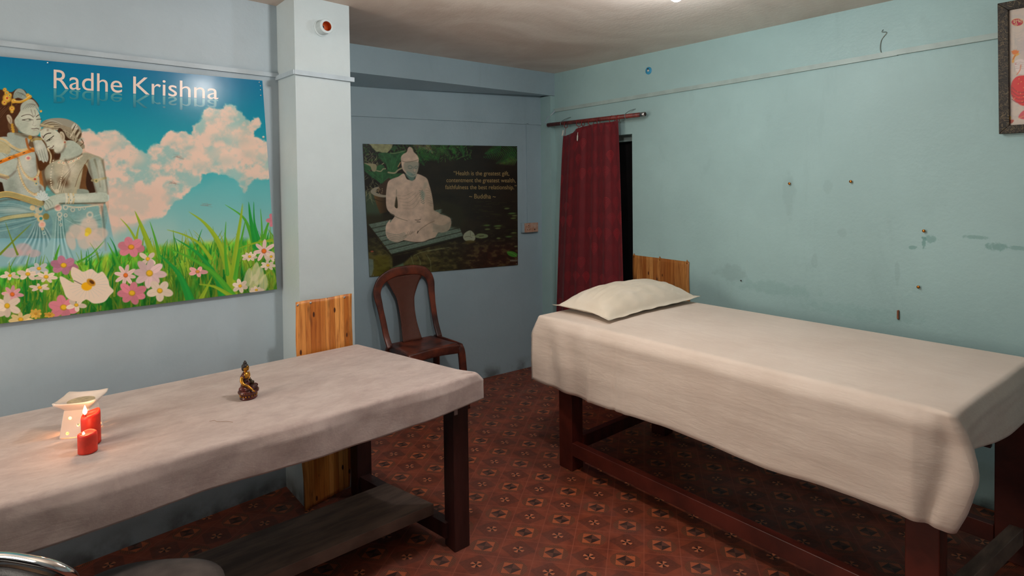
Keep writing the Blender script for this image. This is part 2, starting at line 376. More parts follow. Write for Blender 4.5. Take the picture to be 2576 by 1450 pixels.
def brocade():
    m, t, b = newmat('crimson brocade'); uvn = t.node('ShaderNodeUVMap'); X, Y, Z = t.sep(uvn.outputs[0])
    # drop shaped fans in staggered rows
    cu = t.m('DIVIDE', X, .095); cv = t.m('DIVIDE', Y, .12)
    row = t.m('FLOOR', cv); off = t.m('MULTIPLY', t.m('MODULO', t.m('ADD', row, 100), 2), .5)
    cu = t.m('ADD', cu, off)
    fu = t.m('SUBTRACT', t.m('SUBTRACT', cu, t.m('FLOOR', cu)), .5); fv = t.m('SUBTRACT', cv, row)
    wdt = t.m('MULTIPLY', t.m('SUBTRACT', 1.25, fv), .8)
    ru = t.m('MULTIPLY', fu, 1.5); rv_ = t.m('MULTIPLY', t.m('SUBTRACT', fv, .12), 1.05)
    r = t.m('SQRT', t.m('ADD', t.m('MULTIPLY', ru, ru), t.m('MULTIPLY', rv_, rv_)))
    rip = t.m('SINE', t.m('MULTIPLY', r, 58)); ins = t.m('MULTIPLY', t.smooth(r, .84, .78), t.smooth(t.m('ABSOLUTE', fu), .5, .42))
    ins = t.m('MULTIPLY', ins, t.smooth(t.m('SUBTRACT', t.m('MULTIPLY', rv_, 1.0), t.m('MULTIPLY', t.m('ABSOLUTE', fu), 1.3)), -.12, -.02))
    wn = t.node('ShaderNodeTexWhiteNoise', noise_dimensions='2D'); t.put(wn.inputs['Vector'], t.comb(t.m('FLOOR', cu), row))
    amp = t.m('MULTIPLY', ins, t.m('ADD', .12, t.m('MULTIPLY', t.m('POWER', wn.outputs['Value'], 2), .6)))
    f = t.m('MULTIPLY', t.smooth(rip, -.2, .5), amp)
    t.put(b.inputs['Base Color'], t.mix(f, lin((98, 2, 18)), lin((170, 6, 26))))
    t.put(b.inputs['Roughness'], t.m('SUBTRACT', .75, t.m('MULTIPLY', f, .2))); b.inputs['Sheen Weight'].default_value = .1
    t.put(b.inputs['Normal'], t.bump(t.m('ADD', f, t.m('MULTIPLY', t.noise(500, uvn.outputs[0], 2), .2)), .4, .002)); return m
M_curtain = brocade()
def printmat(name, gain, rough, spec=.35):
    m, t, b = newmat(name); a = t.node('ShaderNodeVertexColor', layer_name='print')
    n = t.n.new('ShaderNodeVectorMath'); n.operation = 'MULTIPLY'; t.put(n.inputs[0], a.outputs[0]); n.inputs[1].default_value = (gain, gain, gain)
    t.put(b.inputs['Base Color'], n.outputs[0]); b.inputs['Roughness'].default_value = rough; b.inputs['Specular IOR Level'].default_value = spec
    t.put(b.inputs['Normal'], t.bump(t.noise(3, t.node('ShaderNodeTexCoord').outputs['Object'], 3), .12, .01)); return m

# ================================================================== ROOM
XR = 3.536; H = 2.539; XL = -2.0; YN = -1.2
KY = lambda x: 3.134+.081*(x-1.039)
BYf = lambda x: 3.75-.08*(x-XR)
struct('floor', boxm(XL-.2, XR+1.4, YN-.2, 4.6, -.1, 0), M_floor)
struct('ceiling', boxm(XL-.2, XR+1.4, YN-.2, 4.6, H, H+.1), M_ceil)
# right wall with the doorway beside the corner
bm = bmesh.new(); dy0, dy1, dz = 2.795, 3.53, 1.925; T = .24
box(bm, XR, XR+T, YN-.2, dy0, 0, H); box(bm, XR, XR+T, dy1, 4.3, 0, H); box(bm, XR, XR+T, dy0, dy1, 1.96, H)
struct('wall_right', bm, M_wall_r, 'teal blue plastered wall beside the white bed')
struct('wall_back', prism([(1.2, BYf(1.2)), (XR, 3.75), (XR, 4.0), (1.2, 4.2)], 0, H), M_wall_b, 'blue grey wall behind the brown plastic chair')
struct('wall_left', prism([(XL, KY(XL)), (1.06, KY(1.06)), (1.06, 3.6), (XL, 3.6)], 0, H), M_wall_l, 'pale wall carrying the large sky and flowers poster')
pil = [(1.039, 2.881), (1.336, 2.905), (1.34, 4.1), (1.039, 4.1)]
struct('wall_pillar', prism(pil, 0, H), M_pillar, 'pale pillar between the two posters')
# beam under the ceiling and the slim column in the corner
ybm = 3.625
bm = bmesh.new()
a = [(1.3, 3.668), (XR, 3.625), (XR, 3.80), (1.3, 3.99)]
V0 = [bm.verts.new((x, y, z)) for (x, y), z in zip(a, (2.350, 2.348, 2.362, 2.276))]; V1 = [bm.verts.new((x, y, H)) for x, y in a]
bm.faces.new(V0[::-1]); bm.faces.new(V1)
for i in range(4): bm.faces.new((V0[i], V0[(i+1) % 4], V1[(i+1) % 4], V1[i]))
struct('wall_beam', bm, M_wall_b, 'ceiling beam above the seated statue poster')
struct('wall_column', prism([(3.487, ybm+.003), (XR, ybm), (XR, 3.8), (3.487, 3.8)], 0, 2.345), M_wall_r, 'slim corner column left of the red curtain')
# unseen walls behind the camera; the window is invented for the fill light
bm = bmesh.new(); box(bm, XL-.2, XL, YN-.2, 1.5, 0, H); box(bm, XL-.2, XL, 2.7, 3.6, 0, H); box(bm, XL-.2, XL, 1.5, 2.7, 0, 1.05); box(bm, XL-.2, XL, 1.5, 2.7, 2.15, H)
struct('wall_side', bm, M_wall_l); struct('wall_near', boxm(XL-.2, XR+.2, YN-.2, YN, 0, H), M_wall_l)
w = bmesh.new()
for y0, y1, z0, z1 in ((0, .05, 1, 2.1), (1.15, 1.2, 1, 2.1), (0, 1.2, 1, 1.05), (0, 1.2, 2.05, 2.1), (.58, .62, 1, 2.1)): box(w, XL-.08, XL-.02, y0+1.5, y1+1.5, z0+.05, z1+.05)
struct('added_window', w, M_white)  # added frame around the fill light
# the dark doorway: lintel strip, reveal and a black panel standing for the unlit room behind
bm = bmesh.new(); box(bm, XR+.10, XR+.16, dy0-.03, dy1, 1.915, 1.97); struct('trim_1', bm, M_trunk_r, 'grey lintel strip over the dark doorway')
d = tag(thing('door_1', 'dark doorway half hidden behind the red curtain', 'door'), None, None, kind='structure')
obj('dark_panel', boxm(XR+.17, XR+.21, dy0-.02, dy1, 0, 1.93), M_black, d)  # darkness of the room beyond, as a black panel
obj('door_frame', boxm(XR+.10, XR+.17, dy0-.04, dy0+.02, 0, 1.93), M_black, d)

# surface trunking
def strip(bm, A, B, h, n, th=.014):
    A, B, n = Vector(A), Vector(B), Vector(n).normalized(); up = Vector((0, 0, 1))
    t = (B-A).normalized(); side = n.cross(t).normalized()
    if abs(side.z) > .5 and side.z < 0: side = -side
    q = [A, A+side*h, B+side*h, B]
    v0 = [bm.verts.new(p) for p in q]; v1 = [bm.verts.new(p+n*th) for p in q]
    bm.faces.new(v1); bm.faces.new(v0[::-1])
    for i in range(4): bm.faces.new((v0[i], v0[(i+1) % 4], v1[(i+1) % 4], v1[i]))
bm = bmesh.new(); strip(bm, (XL, KY(XL), 2.15), (1.039, KY(1.039), 2.165), .021, (.08, -1, 0))
strip(bm, (1.039, KY(1.039)-.0, 2.15), (1.039, 2.87, 2.145), .022, (-1, 0, 0))
struct('trim_2', bm, M_trunk, 'painted cable trunking running above the sky poster')
bm = bmesh.new(); strip(bm, (1.030, 2.879, 2.144), (1.352, 2.905, 2.142), .023, (.08, -1, 0)); struct('trim_3', bm, M_trunk, 'short cable trunking across the pillar')
bm = bmesh.new(); strip(bm, (1.3, BYf(1.3), 2.082), (3.487, BYf(3.487), 2.104), .026, (-.08, -1, 0), .01)
strip(bm, (3.325, BYf(3.325), 2.11), (3.325, BYf(3.325), 1.25), .022, (-.08, -1, 0), .01)
struct('trim_4', bm, M_wall_b, 'painted trunking above and beside the seated statue poster')
bm = bmesh.new(); strip(bm, (XR, 3.62, 2.206), (XR, 1.99, 2.226), .028, (-1, 0, 0)); struct('trim_5', bm, M_trunk_r, 'grey trunking on the teal wall above the curtain')
bm = bmesh.new(); strip(bm, (XR, 1.09+.9, 2.226), (XR, 1.05, 2.245), .028, (-1, 0, 0), .0145); strip(bm, (XR, 1.05, 2.247), (XR, -1.2, 2.275), .028, (-1, 0, 0), .016)
struct('trim_6', bm, M_trunk_r, 'grey trunking on the teal wall reaching the framed picture')
o = struct('trim_7', tube(smoothpath([(3.487, 3.70, 2.115), (3.49, 3.66, 2.16), (3.50, 3.618, 2.19), (XR-.006, 3.612, 2.222)]), .006, 8), M_trunk, 'cable bridging the corner column')

#@@FURNITURE
# ------------------------------------------------------------------ left table
t_ = thing('wooden_table', 'long dark wooden table under a grey pink cloth, left', 'table', (0, 0, 0))
def quadprism(P4, z0, z1): return prism(P4, z0, z1)
obj('tabletop', prism([(-.75, 2.05), (1.47, 2.07), (1.31, 2.81), (-.75, 2.78)], .725, .762), M_darkwood, t_)
for x, y, r in ((1.44, 2.12, 0), (1.31, 2.80, 0), (-.62, 2.12, 0), (-.62, 2.74, 0)):
    l = obj('leg', boxm(x-.04, x+.04, y-.04, y+.04, 0, .725), M_darkwood, t_, bevel=.004)
    if x > 1.4: obj('bracket', boxm(x-.036, x-.018, y-.0425, y-.04, .60, .70), M_steel, l)
obj('apron', boxm(-.58, 1.40, 2.085, 2.115, .64, .725), M_darkwood, t_)
obj('apron', boxm(-.58, 1.27, 2.75, 2.78, .64, .725), M_darkwood, t_)
obj('stretcher', prism([(1.385, 2.13), (1.43, 2.13), (1.335, 2.78), (1.28, 2.78)], .045, .112), M_darkwood, t_)
obj('stretcher', boxm(-.645, -.595, 2.13, 2.72, .045, .112), M_darkwood, t_)
obj('shelf', prism([(-.66, 2.225), (1.385, 2.222), (1.315, 2.53), (-.66, 2.53)], .112, .162), M_dusty, t_, bevel=.003)

# ------------------------------------------------------------------ draped cloths
def nz(x, y, z, s, seed=0): return noise.noise(Vector((x*s+seed, y*s, z*s)))
def drape(plan, corner_r, ztop, edge_r, drop, shape, dens=.012, name='cloth', m=None, top=None, nv=26):
    """plan: CCW polygon of the top edge. drop(k,f) hem length on side k at fraction f. shape(k,f,d,p,n)->offset Vector"""
    n = 4; P = [Vector((*p, 0)) for p in plan]; per = []; sides = []; arcs = []
    CN = [max(6, int(max((P[1]-P[0]).length, (P[3]-P[2]).length)/dens)), max(6, int(max((P[2]-P[1]).length, (P[0]-P[3]).length)/dens))]
    for k in range(n):
        A, B, D = P[k], P[(k+1) % n], P[(k+2) % n]
        t = (B-A).normalized(); L = (B-A).length; nrm = Vector((t.y, -t.x, 0)); cnt = CN[k % 2]; sides.append(len(per))
        for i in range(cnt+1):
            f = i/cnt; per.append((k, f, A+t*(corner_r+(L-2*corner_r)*f), nrm))
        t2 = (D-B).normalized(); n2 = Vector((t2.y, -t2.x, 0)); arcs.append(len(per))
        for i in range(1, 6):
            g = i/6; nn = (nrm*(1-g)+n2*g).normalized()
            q = (B-t*corner_r).lerp(B+t2*corner_r, g) + nn*corner_r*.41*math.sin(PI*g)*.7
            per.append((k, -g, q, nn))
    bm = bmesh.new(); R = []; arc = edge_r*PI/2
    for j in range(nv+1):
        ring = []
        for (k, f, p, nn) in per:
            if f < 0: D = drop(k, 1.0)*(1+f)+drop((k+1) % n, 0.0)*-f
            else: D = drop(k, f)
            d = arc*j/6 if j <= 6 else arc+(D-arc)*(j-6)/(nv-6)
            if d <= arc: th = d/edge_r; o = p-nn*edge_r+nn*edge_r*math.sin(th); z = ztop-edge_r*(1-math.cos(th))
            else: o = p.copy(); z = ztop-edge_r-(d-arc)
            if f < 0:   # rounded corner: blend the two neighbouring side ends
                e0 = per[arcs[k]-1]; e1 = per[sides[(k+1) % n]]; off = shape(e0[0], e0[1], d, e0[2], e0[3])*(1+f)+shape(e1[0], e1[1], d, e1[2], e1[3])*-f
            else: off = shape(k, f, d, p, nn)
            ring.append(Vector((o.x, o.y, z))+off)
        R.append(ring)
    rim = rings(bm, R[::-1], caps=False)[-1]
    G = []; ins = edge_r+.034
    for k in range(n):   # inner corner next to polygon corner k
        tp = (P[k]-P[k-1]).normalized(); tn = (P[(k+1) % n]-P[k]).normalized(); G.append(P[k]-tp*ins+tn*ins)
    nx, ny = CN[0], CN[1]; gv = []
    def ss(x): x = max(0, min(1, x)); return x*x*(3-2*x)
    Lx, Ly = (P[1]-P[0]).length, (P[2]-P[1]).length
    for b_ in range(ny+1):
        row = []
        for a_ in range(nx+1):
            x_, y_ = a_/nx, b_/ny; q = G[0].lerp(G[1], x_).lerp(G[3].lerp(G[2], x_), y_)
            fd = ss(x_*Lx/.12)*ss((1-x_)*Lx/.12)*ss(y_*Ly/.12)*ss((1-y_)*Ly/.12)
            row.append(bm.verts.new(Vector((q.x, q.y, ztop+(top(q.x, q.y)*fd if top else 0)))))
        gv.append(row)
    for b_ in range(ny):
        for a_ in range(nx): bm.faces.new((gv[b_][a_], gv[b_][a_+1], gv[b_+1][a_+1], gv[b_+1][a_]))
    edge = [gv[0], [gv[b_][nx] for b_ in range(ny+1)], gv[ny][::-1], [gv[b_][0] for b_ in range(ny+1)][::-1]]
    for k in range(n):
        e = edge[k]; s0 = sides[k]
        for i in range(len(e)-1): bm.faces.new((rim[s0+i], rim[s0+i+1], e[i+1], e[i]))
        c = e[-1]; seq = [rim[arcs[k]-1]]+[rim[arcs[k]+i] for i in range(5)]+[rim[sides[(k+1) % n]]]
        for a_, b_ in zip(seq, seq[1:]): bm.faces.new((a_, b_, c))
    o = obj(name, bm, m, smooth=True); solid(o, .0016, -1); return o
# table cloth: sides k=0 near (y low), 1 right end, 2 back, 3 left end
def tc_drop(k, f):
    if k == 0: return .16+.02*math.sin(f*9)*.4 - .02*f - .035*max(0, f-.8)*3
    if k == 1: return .10
    return .12
def tc_shape(k, f, d, p, n):
    s = min(1, d/.05); w = .008*math.sin(p.x*11+p.y*3)*s + .004*nz(p.x, p.y, d, 12)*s
    if k == 2: return Vector((0, 0, 0))
    o = n*w + n*.012*s
    if k == 0 and f > .93: g = (f-.93)/.07; o += Vector((.045*g*s, .0, .012*g*math.sin(min(1, d/.1)*PI)))
    if k == 1 and f < .12: g = 1-f/.12; o += Vector((.03*g*s, 0, .006*g))
    return o
tc_top = lambda x, y: .004*nz(x, y, 0, 4, 3)+.0022*nz(x, y, 0, 14)+.0012*nz(x, y*2.5, 0, 40)
o = drape([(-.80, 2.015), (1.500, 2.04), (1.322, 2.842), (-.80, 2.81)], .017, .772, .014, tc_drop, tc_shape, name='tablecloth', m=M_fleece, top=tc_top)
tag(o, 'grey pink fleecy cloth draped over the long left table', 'tablecloth')

# ------------------------------------------------------------------ bed
b_ = thing('massage_bed', 'high wooden treatment bed with red brown legs', 'bed')
for x, y, mm in ((2.335, 2.29, M_redwood), (3.09, 2.22, M_redwood), (2.335, .606, M_redwood), (3.15, .515, M_redwood)):
    obj('leg', boxm(x-.045, x+.045, y-.05, y+.05, 0, .73), mm, b_, bevel=.004)
obj('apron', boxm(2.29, 2.325, .63, 2.26, .452, .73), M_redwood, b_)
obj('apron', boxm(3.115, 3.145, .58, 2.2, .452, .73), M_redwood, b_)
obj('apron', boxm(2.34, 3.09, 2.26, 2.29, .46, .73), M_redwood, b_)
obj('stretcher', boxm(2.292, 2.335, .65, 2.245, .088, .160), M_redwood, b_, bevel=.003)
obj('stretcher', boxm(3.10, 3.14, .565, 2.17, .06, .135), M_redwood, b_, bevel=.003)
obj('stretcher', boxm(2.37, 3.05, 2.225, 2.265, .115, .185), M_redwood, b_, bevel=.003)
obj('stretcher', prism([(2.37, .555), (2.37, .60), (3.11, .515), (3.11, .47)], .09, .16), M_dusty, b_, bevel=.003)
obj('bed_board', boxm(2.29, 3.12, .60, 2.38, .735, .748), M_redwood, b_)
obj('mattress', boxm(2.272, 3.13, .555, 2.385, .748, .838), M_mattress, b_, bevel=.03)
# bed sheet: k=0 foot end (low y), 1 far side, 2 head end, 3 near side (runs from head to foot)
def bs_drop(k, f):
    if k == 3:
        y = 2.425-f*(2.425-.505); return .385+.008*math.sin(y*7)+.01*nz(y, 0, 0, 5)+.020*max(0, (f-.93)/.07)
    if k == 0: return .125+.125*f+.02*math.sin(f*4) if f > .022 else .126+(.405-.126)*(1-f/.022)**1.3
    if k == 1: return .25
    return .30 if f < .9 else .30+.08*(f-.9)/.1
def bs_shape(k, f, d, p, n):
    s = min(1, d/.06); o = Vector((0, 0, 0))
    if k == 3:
        y = p.y
        # gentle folds towards the head, flatter in the middle
        w = .010*math.exp(-((y-2.3)/.25)**2)*math.sin(y*34+d*6)*min(1, d/.2)
        for yc, a_, wd in ((2.02, .007, .012), (1.86, -.010, .014), (1.78, .006, .02), (1.62, .003, .03)): w += a_*math.exp(-((y-yc-d*.04)/wd)**2)*min(1, d/.3)
        w += .0035*nz(y*.7, d*3.5, 0, 4, 9)*s + .0016*nz(y*.6, d*9, 0, 6, 2)*s + .0008*nz(y*.8, d*5, 0, 22, 6)*s
        # deep valley just before the foot corner
        w += -.016*math.exp(-((y-.535-.045*(d/.38))/.015)**2)*min(1, d/.14)
        w += .006*math.exp(-((y-.60-.05*d)/.05)**2)*min(1, d/.3)
        w += .012*s
        o += n*w - n*.024*max(0, 1-d/.060)*min(1, f*12, (1-f)*30)
        g = max(0, (f-.955)/.045)
        if g > 0:
            fl = math.sin(min(1, d/.40)*PI*.62)**1.2
            o += Vector((.035*g*min(1, d/.12), -(.085*fl-.070*max(0, (d-.20)/.18))*g*g, 0))
        g = max(0, (.03-f)/.03)
        if g > 0: o += Vector((.0, .055*g*min(1, d/.12), 0))
    elif k == 0:
        g = max(0, 1-f/.09); g = g*g; fl = math.sin(min(1, d/.40)*PI*.62)**1.2
        o += n*(.02*s+.003*math.sin(p.x*12)*s+.003*nz(p.x*1.2, d*6, 0, 5)*s)
        if g > 0: o += Vector((.035*g*min(1, d/.12), -(.05*fl-.058*max(0, (d-.20)/.18))*g, 0))
    else: o += n*(.012*s+.006*math.sin((p.x+p.y)*20)*s)
    return o
def bs_top(x, y):
    return .006*math.exp(-((x-2.7)/.3)**2)+.0015*nz(x, y, 0, 5)+.0008*nz(x*.6, y, 0, 20)
o = drape([(2.228, .512), (3.18, .458), (3.165, 2.42), (2.215, 2.425)], .016, .852, .015, bs_drop, bs_shape, dens=.0085, name='bedsheet', m=M_sheet, top=bs_top)
tag(o, 'cream cotton sheet hanging over the sides of the treatment bed', 'bedsheet')

# ------------------------------------------------------------------ pillow
pw = thing('pillow', 'white pillow in a flanged case at the head of the bed', 'pillow', (2.755, 2.215, .862), math.radians(-1))
bm = bmesh.new(); n_ = 72
def pil_f(sgn):
    def F(u, v):
        x = (u*2-1); y = (v*2-1); W, L = .425, .205
        # corners pulled out, sides drawn in
        px = x*W*(1-.055*(1-abs(x)**3)*0-.05*(1-y*y)*abs(x)**4)+.0; py = y*L*(1-.10*(1-x*x)*0+.07*(abs(x)**5)*abs(y))
        ex = min(1, (1-abs(x))/.05); ey = min(1, (1-abs(y))/.10)
        body = max(0, (1-(abs(x)/.945)**3.0))**.55*max(0, (1-(abs(y)/.90)**2.6))**.6 if abs(x) < .945 and abs(y) < .90 else 0
        lift = .030*abs(x)**6 if True else 0
        crease = .0035*math.sin((x*22 if abs(y) > .5 else 0)+y*6)*max(0, abs(y)-.45)*2+.004*nz(x*1.3, y*2.2, 0, 3.2, 5)
        z = .020+lift*.4+crease*.4
        if sgn > 0: z += body*(.118+crease*2)
        else: z -= body*.020+.004*min(1, min(1-abs(x), 1-abs(y))/.03)
        if y < -.4 and x < -.3: z += -.016*((-.3-x)/.7)*((-.4-y)/.6)
        z = max(z, .0015)
        return Vector((px, py, z))
    return F
gridmesh(bm, pil_f(1), n_, n_); gridmesh(bm, pil_f(-1), n_, n_)
bmesh.ops.remove_doubles(bm, verts=bm.verts, dist=.0012)
o = obj('pillowcase', bm, M_pillow, pw, smooth=True)
bm = bmesh.new()
# stitched seam line between body and flange
path = []
for i in range(200):
    a = i/200*4; s_ = int(a); f_ = a-s_
    x, y = ((-1+2*f_, -1), (1, -1+2*f_), (1-2*f_, 1), (-1, 1-2*f_))[s_]; q = pil_f(1)((x*.945+1)/2, (y*.90+1)/2); path.append(q+Vector((0, 0, .001)))
obj('seam', tube(path, .0011, 5, closed=True), M_pillow, pw, smooth=True)

# ------------------------------------------------------------------ brown plastic chair
ch = thing('plastic_chair', 'brown moulded plastic chair against the back wall', 'chair', (2.168, 3.585, 0), math.radians(-2))
# seat
def seatF(u, v):
    x = (u*2-1); y = (v*2-1); wx = .205-.012*y
    z = .462-.018*(1-x*x)*(1-y*y)-.004*y; z -= .035*max(0, -y-.82)/.18*max(0, -y-.82)/.18
    return Vector((x*wx, y*.165, z-.02*max(0, abs(x)-.88)/.12))
bm = bmesh.new(); gridmesh(bm, seatF, 24, 20); o = obj('seat', bm, M_plastic, ch, smooth=True); solid(o, .006)
sk = bmesh.new()
path = smoothpath([(-.195, .17, .43), (-.205, 0, .432), (-.212, -.15, .430), (-.19, -.178, .428), (0, -.185, .440), (.19, -.178, .428), (.212, -.15, .430), (.205, 0, .432), (.195, .17, .43)], 5)
obj('seat_rim', tube(path, .02, 12, sk, flat=(.014, .062), up=(0, 0, 1)), M_plastic, ch, smooth=True)
for sx in (-1, 1):
    obj('leg', tube(smoothpath([(sx*.192, -.165, .445), (sx*.205, -.178, .40), (sx*.215, -.185, .25), (sx*.228, -.20, 0)], 5), 1, 12, flat=(.050, .040), up=(0, 1, 0)), M_plastic, ch, smooth=True)
    obj('leg', tube(smoothpath([(sx*.185, .15, .45), (sx*.20, .165, .38), (sx*.215, .19, .2), (sx*.225, .215, 0)], 5), 1, 12, flat=(.046, .038), up=(0, 1, 0)), M_plastic, ch, smooth=True)
# arched back frame
L_ = [(-.205, .11, .44), (-.212, .155, .52), (-.222, .180, .62), (-.240, .20, .74), (-.250, .215, .83), (-.215, .222, .905), (-.13, .226, .950), (-.03, .227, .962)]
Rt = [(.07, .227, .958), (.15, .224, .93), (.190, .22, .865), (.193, .21, .78), (.196, .19, .66), (.20, .165, .55), (.204, .12, .45)]
bp = smoothpath(L_+Rt, 6); N_ = len(bp)
fl = []
for i, p in enumerate(bp):
    s_ = max(0, min(1, (p.z-.70)/.24)); e = 1-min(1, abs(i/(N_-1)-.5)*2); fl.append((.044+.026*s_, .016))
obj('back_frame', tube(bp, 1, 14, flat=fl, up=(0, 1, 0)), M_plastic, ch, smooth=True)
def splat(u, v):
    z = .455+v*.475; hw = .078-.016*math.sin(min(1, v/.75)*PI)+.085*max(0, (v-.62)/.38)**1.6
    x = (u*2-1)*hw-.012-.018*v; y = .135+.09*math.sin(min(1, v*1.05)*PI/2)**.8+.008*(1-(u*2-1)**2)
    return Vector((x, y, z))
bm = bmesh.new(); gridmesh(bm, splat, 16, 30); o = obj('back_splat', bm, M_woven, ch, smooth=True); solid(o, .007, 0)

# ------------------------------------------------------------------ foreground chromed chair
fc = thing('visitor_chair', 'chrome framed chair with grey seat at lower left', 'chair', (.15, 1.86, 0), 0)
def lo(pts, o=(.15, 1.86, 0)): return [Vector(p)-Vector(o) for p in pts]
bm = bmesh.new()
def seat2(s):
    def F(u, v):
        th = u*2*PI; c, s_ = math.cos(th), math.sin(th); e = .75
        r = v; return Vector((.235*r*math.copysign(abs(c)**e, c), .245*r*math.copysign(abs(s_)**e, s_), s*(.035*(1-r**5)) ))
    return F
gridmesh(bm, seat2(1), 48, 12, True); gridmesh(bm, seat2(-1), 48, 12, True); bmesh.ops.remove_doubles(bm, verts=bm.verts, dist=.0008)
bmesh.ops.rotate(bm, verts=bm.verts, matrix=Matrix.Rotation(math.radians(-35), 3, 'Z')); bmesh.ops.translate(bm, verts=bm.verts, vec=(.035, .035, .428))
obj('seat', bm, M_vinyl, fc, smooth=True)
tp = smoothpath(lo([(-.42, 1.52, .60), (-.37, 1.72, .69), (-.26, 1.86, .715), (-.12, 1.87, .722), (-.06, 1.846, .722), (.012, 1.765, .718), (.050, 1.735, .700), (.075, 1.742, .66), (.085, 1.76, .58), (.085, 1.80, .44), (.082, 1.82, .39)]), 6)
obj('chrome_frame', tube(tp, .011, 14), M_chrome, fc, smooth=True)
bm = bmesh.new()
ptop = smoothpath(lo([(-.38, 1.70, .672), (-.26, 1.84, .698), (-.12, 1.85, .706), (-.06, 1.828, .706), (.005, 1.755, .700), (.04, 1.73, .684), (.062, 1.742, .65)]), 5)
def pad(u, v):
    i = u*(len(ptop)-1); a = int(min(i, len(ptop)-2)); p = ptop[a].lerp(ptop[a+1], i-a); return Vector((p.x*(1-.05*v)+.0, p.y-.01*math.sin(v*PI), p.z-(p.z-.46)*v))
gridmesh(bm, pad, 40, 10); o = obj('backrest', bm, M_blackvinyl, fc, smooth=True); solid(o, .02, 0)
for q in ((.20, .12), (-.13, .17), (-.17, -.17), (.15, -.2)):
    obj('leg', tube(smoothpath([(q[0]*.75, q[1]*.75, .40), (q[0], q[1], .36), (q[0]*1.1, q[1]*1.1, 0)], 5), .0105, 12), M_chrome, fc, smooth=True)

#@@SMALL
# ------------------------------------------------------------------ oil burner
ob_ = thing('oil_burner', 'white ceramic oil burner with round holes behind the red candles', 'oil burner', (.137, 2.447, .7745), math.radians(-25))
from mathutils.geometry import tessellate_polygon
def wall_with_holes(w0, w1, h, holes, th=.005):
    """trapezoid panel in XZ plane, facing -Y, with round holes, extruded th to +Y"""
    cu = bpy.data.curves.new('tmp', 'CURVE'); cu.dimensions = '2D'; cu.fill_mode = 'BOTH'
    def sp(pts):
        s = cu.splines.new('POLY'); s.points.add(len(pts)-1); s.use_cyclic_u = True
        for i, (x, y) in enumerate(pts): s.points[i].co = (x, y, 0, 1)
    sp([(-w0/2, 0), (w0/2, 0), (w1/2, h), (-w1/2, h)])
    for (x, z, r) in holes: sp([(x+r*math.cos(a), z+r*math.sin(a)) for a in [2*PI*i/24 for i in range(24)]])
    cu.extrude = th/2; o = bpy.data.objects.new('tmp', cu)
    me = o.to_mesh().copy(); bm = bmesh.new(); bm.from_mesh(me); o.to_mesh_clear(); bpy.data.objects.remove(o); bpy.data.curves.remove(cu); bpy.data.meshes.remove(me)
    bmesh.ops.remove_doubles(bm, verts=bm.verts, dist=1e-6)
    bmesh.ops.rotate(bm, verts=bm.verts, matrix=Matrix.Rotation(PI/2, 3, 'X')); return bm
bw0, bw1, bh = .094, .072, .086
front = [(-.024, .014, .0055), (.006, .038, .005), (-.018, .062, .0055), (.019, .065, .005), (.028, .030, .005), (.03, .012, .005)]
body = bmesh.new(); slope = math.atan((bw0-bw1)/2/bh)
for k in range(4):
    p = wall_with_holes(bw0, bw1, bh/math.cos(slope), front if k != 3 else [(0, .024, .019)])
    M = Matrix.Rotation(k*PI/2, 4, 'Z') @ Matrix.Translation((0, -bw0/2+.0025, 0)) @ Matrix.Rotation(-slope, 4, 'X')
    bmesh.ops.transform(p, matrix=M, verts=p.verts); me = bpy.data.meshes.new('t'); p.to_mesh(me); body.from_mesh(me); bpy.data.meshes.remove(me); p.free()
obj('body', body, M_ceramic, ob_)
# square dish flaring outwards with a round well
bm = bmesh.new(); n_ = 48
def sqr(a, half, e):  # superellipse from round (2) to square (large)
    c, s = math.cos(a), math.sin(a); k = (abs(c)**e+abs(s)**e)**(-1/e); return half*k*c, half*k*s
prof = [(.032, .078, 12, 0), (.036, .086, 12, 0), (.045, .097, 12, .0), (.060, .112, 14, .0), (.0625, .1165, 14, .003), (.060, .1175, 14, .003), (.053, .1135, 7, .001), (.046, .1115, 3, 0), (.042, .108, 2, 0), (.034, .104, 2, 0), (.015, .102, 2, 0), (.002, .1018, 2, 0)]
R = []
for half, z, e, lift in prof:
    rg = []
    for i in range(n_):
        a = 2*PI*i/n_; x, y = sqr(a, half, e); cr = max(0, math.hypot(x, y)/half-1)/.41; rg.append(Vector((x, y, z+lift*2.2*cr**2)))
    R.append(rg)
rings(bm, R); obj('dish', bm, M_ceramic, ob_, smooth=True)
obj('oil_residue', lathe([(.0405, .1062), (.038, .1070), (.015, .1066), (.001, .1066)], 32), M_residue, ob_, smooth=True)
obj('tealight', lathe([(.0185, .001), (.0185, .015), (.017, .0155), (.016, .013), (.001, .013)], 24), M_steel, ob_)
bm = lathe([(.0004, .014), (.0022, .017), (.003, .022), (.0022, .029), (.0004, .036)], 12); obj('flame', bm, M_flame, ob_, smooth=True)
lamp('tealight_glow', (.137, 2.447, .81), .5, (1, .42, .14), .006)

